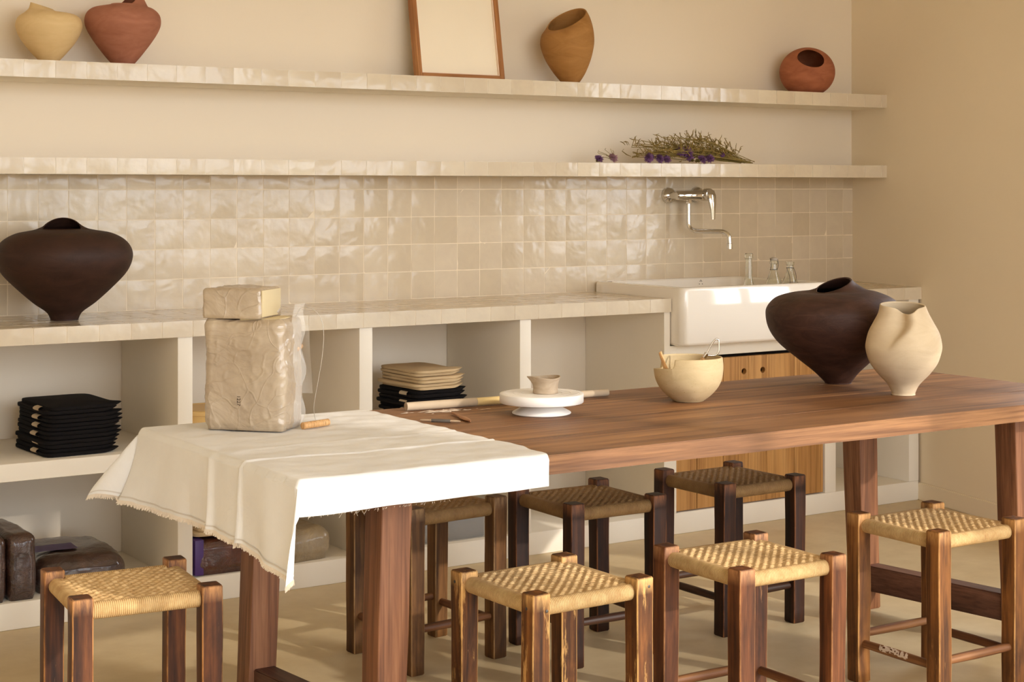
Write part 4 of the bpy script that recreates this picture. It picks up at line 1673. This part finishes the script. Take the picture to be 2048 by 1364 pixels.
for lab, a, b, roll in (('wooden modelling knife leaning in the bowl, nearer the low rim', (-0.052, -0.045, 0.055), (-0.082, -0.020, 0.135), 1.2),
                        ('second wooden tool standing behind the first in the bowl', (-0.048, -0.012, 0.045), (-0.076, 0.008, 0.135), 0.4)):
    d = Rv * (b[0] - a[0]) + Fv * (b[1] - a[1]) + Vector((0, 0, b[2] - a[2]))
    L = d.length
    o = blade('wooden_tool', [(0, 0.001), (0.006, 0.009), (L * 0.35, 0.0125), (L * 0.7, 0.007), (L * 0.95, 0.005), (L, 0.002)], 0, 0.004, M['beech'], None, loc_in_bowl(*a), orient(d, roll))
    tag(o, lab, 'tool', 'wooden tools in the bowl')
o = blade('metal_scraper', [(0, 0.001), (0.003, 0.007), (0.03, 0.008), (0.034, 0.002)], 0, 0.0012, M['chrome'], None, loc_in_bowl(-0.068, -0.052, 0.084), orient(Rv * 1 + Vector((0, 0, -0.5)), 0.9))
tag(o, 'small shiny metal scraper lying in the low side of the bowl', 'tool')
lt = thing('loop_tool', 'metal loop tool with a brass collar sticking out at the right of the bowl', 'tool', loc_in_bowl(0.045, -0.01, 0.07))


def rel(u, f_, z):
    p = Rv * u + Fv * f_
    return Vector((p.x, p.y, z))


link('handle', tube('loop_handle', [rel(-0.03, 0.02, 0.0), rel(-0.002, 0, 0.055)], 0.0055, 10), M['beech'], lt)
link('collar', tube('loop_collar', [rel(-0.004, 0.001, 0.05), rel(0.004, 0, 0.062)], 0.0062, 12), M['chrome'], lt)
link('loop', tube('loop', [rel(0.002, 0, 0.058), rel(0.018, 0, 0.088), rel(0.028, 0, 0.100), rel(0.036, 0, 0.098), rel(0.037, 0, 0.085), rel(0.036, 0, 0.066), rel(0.026, 0, 0.056), rel(0.006, 0, 0.056)], 0.0024, 8, 4), M['chrome'], lt)

# banding wheel and the pinched bowl on it
bwk = thing('banding_wheel', 'white round banding wheel on a flared foot, on the table', 'turntable', (-2.915, -1.835, TZ + 0.001))
link('foot', lathe('wheel_foot', [(0.0755, 0), (0.0768, 0.002), (0.0758, 0.0045), (0.062, 0.012), (0.046, 0.020), (0.034, 0.026), (0.030, 0.029)], 64, 1, 50), M['white'], bwk)
link('disc', lathe('wheel_disc', [(0.098, 0.0285), (0.107, 0.0285), (0.1092, 0.0305), (0.1092, 0.0515), (0.1078, 0.0528), (0.098, 0.0532), (0.0975, 0.0524), (0.0962, 0.0524), (0.0957, 0.0532),
                                  (0.076, 0.0533), (0.0755, 0.0525), (0.0742, 0.0525), (0.0737, 0.0533), (0.054, 0.0534), (0.0535, 0.0526), (0.0522, 0.0526), (0.0517, 0.0534), (0.002, 0.0535)], 96, 1, 50), M['white'], bwk)


def pinch(r, z, a):
    k = sst(0.015, 0.045, z)
    da = (a - 2.9 + pi) % (2 * pi) - pi
    return r * (1 + 0.24 * k * exp(-(da / 0.45) ** 2) + 0.03 * k * sin(3 * a)), 0.002 * k * sin(2 * a + 0.5)


pot('pinched_bowl', 'small raw grey clay bowl with a pinched spout on the white wheel',
    [(0.031, 0), (0.0325, 0.002), (0.0320, 0.012), (0.0332, 0.024), (0.0365, 0.034), (0.0400, 0.041)], M['raw_clay'], (bwk.location.x + 0.004, bwk.location.y - 0.012, TZ + 0.0547), 0.004, seg=64, fn=pinch, inner_to=0.8, cat='bowl')

# rolled canvas at the back of the table
rc = thing('canvas_roll', 'long thin roll of canvas lying along the back edge of the table', 'roll', (-3.190, -1.605, TZ + 0.001))
rd = Vector((0.626, -0.043, 0))
ra = atan2(rd.y, rd.x)
rl = rd.length
for nm, s0, s1, r_, mt in (('rolled_cloth', 0.0, 0.21, 0.0112, M['canvas_roll']), ('yellow_cloth', 0.209, 0.40, 0.0106, M['canvas_roll_y']), ('rolled_cloth', 0.399, rl, 0.0095, M['canvas_roll'])):
    me = lathe(nm, [(r_ * 0.35, s0 + 0.002), (r_ * 0.6, s0), (r_, s0 + 0.001), (r_ * 1.02, (s0 + s1) / 2), (r_, s1 - 0.001), (r_ * 0.6, s1), (r_ * 0.35, s1 - 0.002)], 24, 1, 50)
    link(nm, me, mt, rc, (0, 0, 0.0114), (0, pi / 2, ra))

# two small tools in front of it
tl = thing('modelling_tool', 'slim double-ended modelling tool with a grey grip, by the edge of the cloth', 'tool', (-3.258, -1.800, TZ + 0.001))
dv = Vector((0.064, -0.066, 0))
aa = atan2(dv.y, dv.x)
blade('tip', [(0, 0.002), (0.008, 0.0045), (0.030, 0.0042)], 0, 0.003, M['tip'], tl, (0, 0, 0.0042), (0, 0, aa))
link('grip', lathe('tool_grip', [(0.0036, 0), (0.0042, 0.002), (0.0042, 0.048), (0.0036, 0.05)], 14), M['grip'], tl, (0.029 * cos(aa), 0.029 * sin(aa), 0.0042), (0, pi / 2, aa))
blade('tip', [(0, 0.0042), (0.015, 0.0045), (0.026, 0.001)], 0, 0.003, M['tip'], tl, (0.078 * cos(aa), 0.078 * sin(aa), 0.0042), (0, 0, aa))
wk = blade('wooden_knife', [(0, 0.0045), (0.05, 0.0035), (0.075, 0.005), (0.11, 0.0105), (0.14, 0.008), (0.166, 0.001)], 0, 0.004, M['tool_brown'], None, (-3.118, -1.722, TZ + 0.0045), (0, 0, atan2(-0.150, -0.040)))
tag(wk, 'little brown wooden knife lying on the table behind the grey-grip tool', 'tool')
# clay dust by the roll
vs, fs = [], []
rnd = random.Random(5)
for q_ in range(70):
    u, w_ = rnd.gauss(0, 0.045), rnd.gauss(0, 0.012)
    r_ = rnd.uniform(0.002, 0.009)
    k = len(vs)
    cx_, cy_ = u, w_ - 0.15 * u
    for e in range(9):
        a = 2 * pi * e / 9
        rr = r_ * rnd.uniform(0.5, 1.3)
        vs.append((cx_ + rr * cos(a) * 1.8, cy_ + rr * sin(a) * 0.6, 0.0))
    vs.append((cx_, cy_, 0.0010))
    for e in range(9):
        fs.append((k + e, k + (e + 1) % 9, k + 9))
du = link('clay_dust', pyd('clay_dust', vs, fs, False, fix=False), M['dust'], None, (-3.10, -1.66, TZ + 0.0011))
tag(du, 'pale smear of dry clay dust beside the canvas roll', 'dust', kind='stuff')

# ------------------------------------------------------------------ picture frame
pf = thing('picture_frame', 'oak picture frame with blank cream paper leaning on the top shelf', 'picture', (-2.302, -0.128, SZ))
lean = math.radians(9.5)
inner = bpy.data.objects.new('frame_tilt', None)
bpy.data.objects.remove(inner)
FWD, FHT = 0.376, 0.52


def fpart(name, b, mat, bev=0.0015):
    me = boxes(name, [b], bev, 1)
    return link(name, me, mat, pf)


pf.rotation_euler = (-lean, 0, 0)
fpart('side_rail', (0, 0.018, 0, 0.035, 0, FHT), M['oak'])
fpart('side_rail', (FWD - 0.018, FWD, 0, 0.035, 0, FHT), M['oak'])
fpart('bottom_rail', (0.018, FWD - 0.018, 0.0, 0.035, 0, 0.022), M['oak_h'])
fpart('top_rail', (0.018, FWD - 0.018, 0.0, 0.035, FHT - 0.018, FHT), M['oak_h'])
fpart('paper', (0.018, FWD - 0.018, 0.016, 0.019, 0.022, FHT - 0.018), M['paper'], 0)
for nm, b in (('spacer', (0.018, 0.022, 0.008, 0.016, 0.022, FHT - 0.018)), ('spacer', (FWD - 0.022, FWD - 0.018, 0.008, 0.016, 0.022, FHT - 0.018)), ('spacer', (0.022, FWD - 0.022, 0.008, 0.016, 0.022, 0.0265))):
    fpart(nm, b, M['mount'], 0)

# ------------------------------------------------------------------ dried flowers on the middle shelf
def flowers():
    z = 1.3995
    t_ = thing('flower_bunch', 'bunch of dried purple thistle-like flowers lying on the middle shelf', 'flowers', (-1.135, -0.165, z))
    rnd = random.Random(11)
    ms, ml = [], []
    # stems fan out from the tied right end towards the left
    heads = []
    for k in range(44):
        L = rnd.uniform(0.30, 0.62) if k < 30 else rnd.uniform(0.5, 0.62)
        spread = rnd.uniform(-0.07, 0.10)
        hgt = abs(rnd.gauss(0, 0.05)) + 0.006
        p0 = Vector((0.38 - rnd.uniform(0, 0.05), rnd.uniform(-0.05, 0.02), rnd.uniform(0.004, 0.012)))
        p3 = Vector((0.38 - L, spread - 0.05, min(hgt + 0.012, 0.10)))
        mid = (p0 + p3) / 2 + Vector((0, 0, rnd.uniform(0.0, 0.03)))
        ms.append(tube('s', [p0, (p0 + mid) / 2, mid, (mid + p3) / 2 + Vector((0, rnd.uniform(-0.01, 0.01), rnd.uniform(-0.005, 0.012))), p3], 0.0014, 4, 2, False))
        heads.append(p3)
        for q_ in range(11):
            f_ = rnd.uniform(0.22, 1.06)
            b = p0.lerp(p3, f_) + Vector((0, 0, 0.02 * sin(pi * f_)))
            d = Vector((rnd.uniform(-1, 0.3), rnd.uniform(-0.8, 0.8), rnd.uniform(-0.2, 1.1))).normalized()
            ln = rnd.uniform(0.014, 0.046)
            e = b + d * ln
            c_ = b + d * ln * 0.5 + Vector((rnd.uniform(-1, 1), rnd.uniform(-1, 1), rnd.uniform(-1, 1))) * 0.006
            e.z = max(e.z, 0.003)
            c_.z = max(c_.z, 0.003)
            b.z = max(b.z, 0.003)
            curl = e + Vector((rnd.uniform(-1, 1), rnd.uniform(-1, 1), rnd.uniform(-0.5, 1))) * 0.010
            curl.z = max(curl.z, 0.003)
            ml.append(tube('l', [b, c_, e, curl], [0.0008, 0.0019, 0.0016, 0.0006], 4, 1, False))
    tag(link('stems', join('stems', ms), M['stem'], t_), kind='stuff')
    tag(link('foliage', join('foliage', ml), M['leaf'], t_), kind='stuff')
    return t_


def bloom_mesh(r, seed, flat=0.8):
    rnd = random.Random(seed)
    vs, fs = [], []
    n = 90
    for k in range(n):
        zz = 1 - 1.7 * (k + 0.5) / n
        a = k * 2.39996
        rr = sqrt(max(0, 1 - zz * zz))
        d = Vector((rr * cos(a), rr * sin(a), zz * flat))
        L = r * rnd.uniform(0.75, 1.2)
        s = d.cross(Vector((0.3, 0.2, 1))).normalized() * r * 0.10
        s2 = d.cross(s).normalized() * r * 0.10
        i = len(vs)
        vs += [s, s2, -s - s2, d * L * 0.6 + s, d * L * 0.6 + s2, d * L * 0.6 - s - s2, d * L]
        fs += [(i, i + 1, i + 4, i + 3), (i + 1, i + 2, i + 5, i + 4), (i + 2, i, i + 3, i + 5), (i + 3, i + 4, i + 6), (i + 4, i + 5, i + 6), (i + 5, i + 3, i + 6)]
    return pyd('bloom', vs, fs, False, fix=False)


fb = flowers()
for k, (x, y, z, r) in enumerate(((-0.205, -0.085, 0.020, 0.022), (-0.150, -0.085, 0.018, 0.022), (-0.175, -0.06, 0.028, 0.018), (-0.045, -0.085, 0.048, 0.022), (-0.015, -0.088, 0.045, 0.026), (-0.010, -0.092, 0.026, 0.022),
                                  (0.055, -0.096, 0.016, 0.022), (0.095, -0.094, 0.020, 0.022), (-0.115, -0.085, 0.016, 0.020), (0.19, -0.06, 0.038, 0.013))):
    o = link('bloom', bloom_mesh(r, k), M['bloom'], fb, (x, y, z), (random.uniform(0.5, 1.4), random.uniform(-0.5, 0.5), 0))
for k, (x, y, z) in enumerate(((0.0, -0.098, 0.012), (0.03, -0.098, 0.010))):
    link('dry_head', bloom_mesh(0.011, 40 + k, 1.0), M['bud'], fb, (x, y, z))
lb = link('fallen_bloom', bloom_mesh(0.019, 77), M['bloom'], None, (-1.560, -0.225, 1.3985 + 0.0165), (0.5, 0.2, 0))
tag(lb, 'single dark purple flower head lying apart at the left of the flower bunch', 'flower')
lb = link('fallen_bud', bloom_mesh(0.010, 78, 1.0), M['bud'], None, (-1.525, -0.17, 1.3985 + 0.0095))
tag(lb, 'tiny olive dried bud between the lone purple flower and the bunch', 'flower')
fs_ = thing('fallen_sprig', 'faded mauve flower sprig lying left of the flower bunch', 'flower', (-1.485, -0.19, 1.3995))
link('bloom', bloom_mesh(0.022, 79), M['bloom_pale'], fs_, (0.01, -0.01, 0.02), (0.8, 0.3, 0))
rnd = random.Random(21)
ms = []
for k in range(9):
    a = Vector((0.02, 0, 0.012))
    b = Vector((rnd.uniform(-0.07, 0.05), rnd.uniform(-0.03, 0.02), rnd.uniform(0.015, 0.05)))
    ms.append(tube('s', [a, (a + b) / 2 + Vector((0, 0, 0.006)), b, b + Vector((rnd.uniform(-0.01, 0.01), 0, 0.006))], 0.0010, 4, 2, False))
tag(link('twigs', join('twigs', ms), M['stem'], fs_), kind='stuff')

# ------------------------------------------------------------------ things in the bays
def folded(name, sx, sy, sz, seed, mat, parent, loc=(0, 0, 0), rz=0.0, layers=2, flare=0.024):
    """folded cloth: stacked round-edged layers with soft waves"""
    vs, fs = [], []
    rnd = random.Random(seed)
    nu, nv = 40, 26
    for l in range(layers):
        h = sz / layers
        z0 = l * h
        ox, oy = rnd.uniform(-0.009, 0.009), rnd.uniform(-0.006, 0.006)
        ex, ey = sx / 2 + rnd.uniform(-0.006, 0.004), sy / 2 + rnd.uniform(-0.005, 0.003)
        base = len(vs)
        prof = [(0.0, 0.02), (0.78, 0.02), (0.95, 0.10), (1.0, 0.5), (0.95, 0.90), (0.78, 0.985), (0.0, 1.0)]
        ring = 72
        for pk, (pr, pz) in enumerate(prof):
            for j in range(ring):
                a = 2 * pi * j / ring
                c_, s_ = cos(a), sin(a)
                p_ = 11.0
                den = (abs(c_) ** p_ + abs(s_) ** p_) ** (1 / p_)
                inset = (1 - pr) * 0.02 if pr > 0.5 else None
                if inset is not None:
                    x, y = c_ / den * (ex - inset * 0.6 * 1.5), s_ / den * (ey - inset * 0.9)
                else:
                    x, y = 0, 0
                # ends flare like a turned-up corner on the right, and wave
                wv = 0.0012 * noise.noise(Vector((x * 14 + seed, y * 14, l * 2.0)))
                cor = flare * sst(0.6, 1.0, x / ex) * sst(0.4, 1.0, -y / ey)
                zz = z0 + pz * h + (wv if l or pk > 2 else 0) * (1 if pk > 1 else 0.3) + (cor * 0.2)
                x += cor * (pz - 0.2)
                vs.append((x + ox, y + oy, max(zz, 0.0)))
        for pk in range(len(prof) - 1):
            for j in range(ring):
                k = (j + 1) % ring
                fs.append((base + pk * ring + j, base + pk * ring + k, base + (pk + 1) * ring + k, base + (pk + 1) * ring + j))
    me = pyd(name, vs, fs, True, 60)
    return link(name, me, mat, parent, loc, (0, 0, rz))


def apron(label, x, y, z, rz, h, seed, black, group, w=0.205, d=0.27):
    t_ = thing('folded_apron', label, 'apron', (x, y, z), rz, group)
    folded('folded_cloth', w, d, h, seed, M['black_cloth'] if black else M['beige_cloth'], t_, layers=2 if black else 2)
    if black:
        # loop of natural strap poking out of the left side
        yy = -0.055
        vs, fs = [], []
        n = 14
        for i in range(n + 1):
            a = -pi / 2 + pi * i / n
            x_ = -w / 2 + 0.012 - 0.018 * cos(a)
            zz = h * 0.5 + h * 0.34 * sin(a)
            for q_ in (-0.020, 0.026):
                vs.append((x_, yy + q_, zz))
                vs.append((x_ + 0.002, yy + q_, zz))
        for i in range(n):
            k = i * 4
            fs += [(k, k + 2, k + 6, k + 4), (k + 1, k + 5, k + 7, k + 3)]
        link('strap', pyd('strap', vs, fs, True, 180), M['strap'], t_)['label'] = 'natural cotton strap loop'
    return t_


rnd = random.Random(31)
ords = ['lowest', 'second from the bottom', 'third from the bottom', 'fourth from the bottom', 'second from the top', 'topmost']
z = 0.4912
for k in range(6):
    h = 0.0236
    apron('black folded apron in the left bay, %s of its stack of six' % ords[k], -3.672 + rnd.uniform(-0.005, 0.005), -0.305 + rnd.uniform(-0.006, 0.006), z, math.radians(3 + rnd.uniform(-2, 2)), h, 50 + k, True, 'black aprons stacked in the left bay', 0.226, 0.305)
    z += h + 0.0017
z = 0.4912
lab = ['black folded apron in the middle bay, lowest of the dark ones', 'black folded apron in the middle bay, second dark one from the bottom', 'black folded apron in the middle bay, third dark one from the bottom', 'black folded apron in the middle bay, directly under the beige cloths',
       'beige folded apron in the middle bay, lowest of the three', 'beige folded apron in the middle bay, second of the three', 'beige folded apron in the middle bay, topmost of the stack']
for k in range(7):
    bl = k < 4
    h = 0.0265 if bl else 0.0215
    apron(lab[k], (-2.392 if bl else -2.400) + rnd.uniform(-0.005, 0.005), -0.300 + rnd.uniform(-0.006, 0.006), z, math.radians(2 + rnd.uniform(-2, 2)), h, 70 + k, bl, 'aprons stacked in the middle bay', 0.205 if bl else 0.185, 0.27)
    z += h + 0.0017

FB = 0.0805


def bag(name, label, loc, size, mat, rz=0.0, r=0.03, amp=0.006, sc=14, seed=1.0, bulge=0.03, n=20):
    t_ = thing(name, label, 'clay bag', loc, rz)
    wrapped('plastic_bag', *size, r, amp, sc, seed, mat, t_, n=n, bulge=bulge)
    return t_


bag('clay_bag', 'dark brown bagged clay block on edge, far left of the bottom bay', (-3.952, -0.335, FB), (0.085, 0.31, 0.195), M['dark_bag'], 0, 0.022, 0.004, 16, 1.0)
bag('clay_bag', 'dark brown bagged clay block on edge, nearer the stool in the bottom left bay', (-3.861, -0.335, FB), (0.083, 0.31, 0.196), M['dark_bag'], 0, 0.022, 0.004, 16, 5.0)
b_ = bag('clay_bag', 'flat dark brown clay bag with a purple label, behind the leftmost stool', (-3.66, -0.29, FB), (0.28, 0.34, 0.105), M['dark_bag'], math.radians(-4), 0.05, 0.008, 9, 9.0)
vs, fs = [], []


def label_patch(parent, x0, x1, y0, y1, z, tilt=0.0):
    vs, fs = [], []
    n = 8
    for i in range(n + 1):
        for j in range(n + 1):
            x = x0 + (x1 - x0) * i / n
            y = y0 + (y1 - y0) * j / n
            vs.append((x, y, z + tilt * (x - x0) + 0.001 * nz(x, y, 3, 30)))
    for i in range(n):
        for j in range(n):
            k = i * (n + 1) + j
            fs.append((k, k + 1, k + n + 2, k + n + 1))
    o = link('label_print', pyd('label_print', vs, fs, True, 180), M['purple'], parent)
    o['label'] = 'purple printed label'
    return o


label_patch(b_, -0.135, 0.01, -0.09, 0.0, 0.1125)
b_ = bag('clay_bag', 'chocolate brown bagged clay with a purple band, bottom bay left of the table leg', (-3.205, -0.345, FB), (0.215, 0.30, 0.112), M['brown_bag'], math.radians(-3), 0.03, 0.005, 12, 14.0)
bm_ = boxes('label_band', [(-0.107, -0.078, -0.1535, 0.154, 0.004, 0.1145), (-0.02, 0.09, -0.06, 0.05, 0.108, 0.1165)], 0.002)
link('label_print', bm_, M['purple'], b_)['label'] = 'purple printed band'
bag('clay_bag', 'grey bagged clay in the bottom bay, half hidden by the hanging cloth', (-2.945, -0.355, FB), (0.21, 0.26, 0.105), M['grey_bag'], math.radians(4), 0.04, 0.006, 11, 23.0)
fc = thing('folded_canvas', 'folded cream canvas lying on the chocolate brown clay bag', 'cloth', (-3.198, -0.36, FB + 0.1205), math.radians(-5))
folded('folded_cloth', 0.20, 0.25, 0.040, 91, M['beige_cloth'], fc, layers=3)
# film-wrapped dark packet
pk = thing('wrapped_packet', 'dark slate packet in clear film on the floor of the middle bay', 'packet', (-2.352, -0.36, FB))
link('packet_box', boxes('packet_box', [(-0.125, 0.125, -0.10, 0.10, 0, 0.075)], 0.006), M['slate'], pk)
wrapped('clear_film', 0.30, 0.235, 0.095, 0.025, 0.005, 12, 33.0, M['plastic_clear'], pk, n=14)
# pail
pl = thing('lidded_pail', 'round yellow plastic tub behind the clay block in the second bay', 'tub', (-3.20, -0.33, 0.4912))
link('pail_body', lathe('pail_body', [(0.098, 0), (0.102, 0.003), (0.112, 0.085)], 48, 1, 40), M['pail'], pl)
link('lid', lathe('lid', [(0.114, 0.083), (0.117, 0.084), (0.117, 0.096), (0.114, 0.0985), (0.104, 0.0985), (0.102, 0.0965), (0.002, 0.0965)], 48, 1, 40), M['pail'], pl)
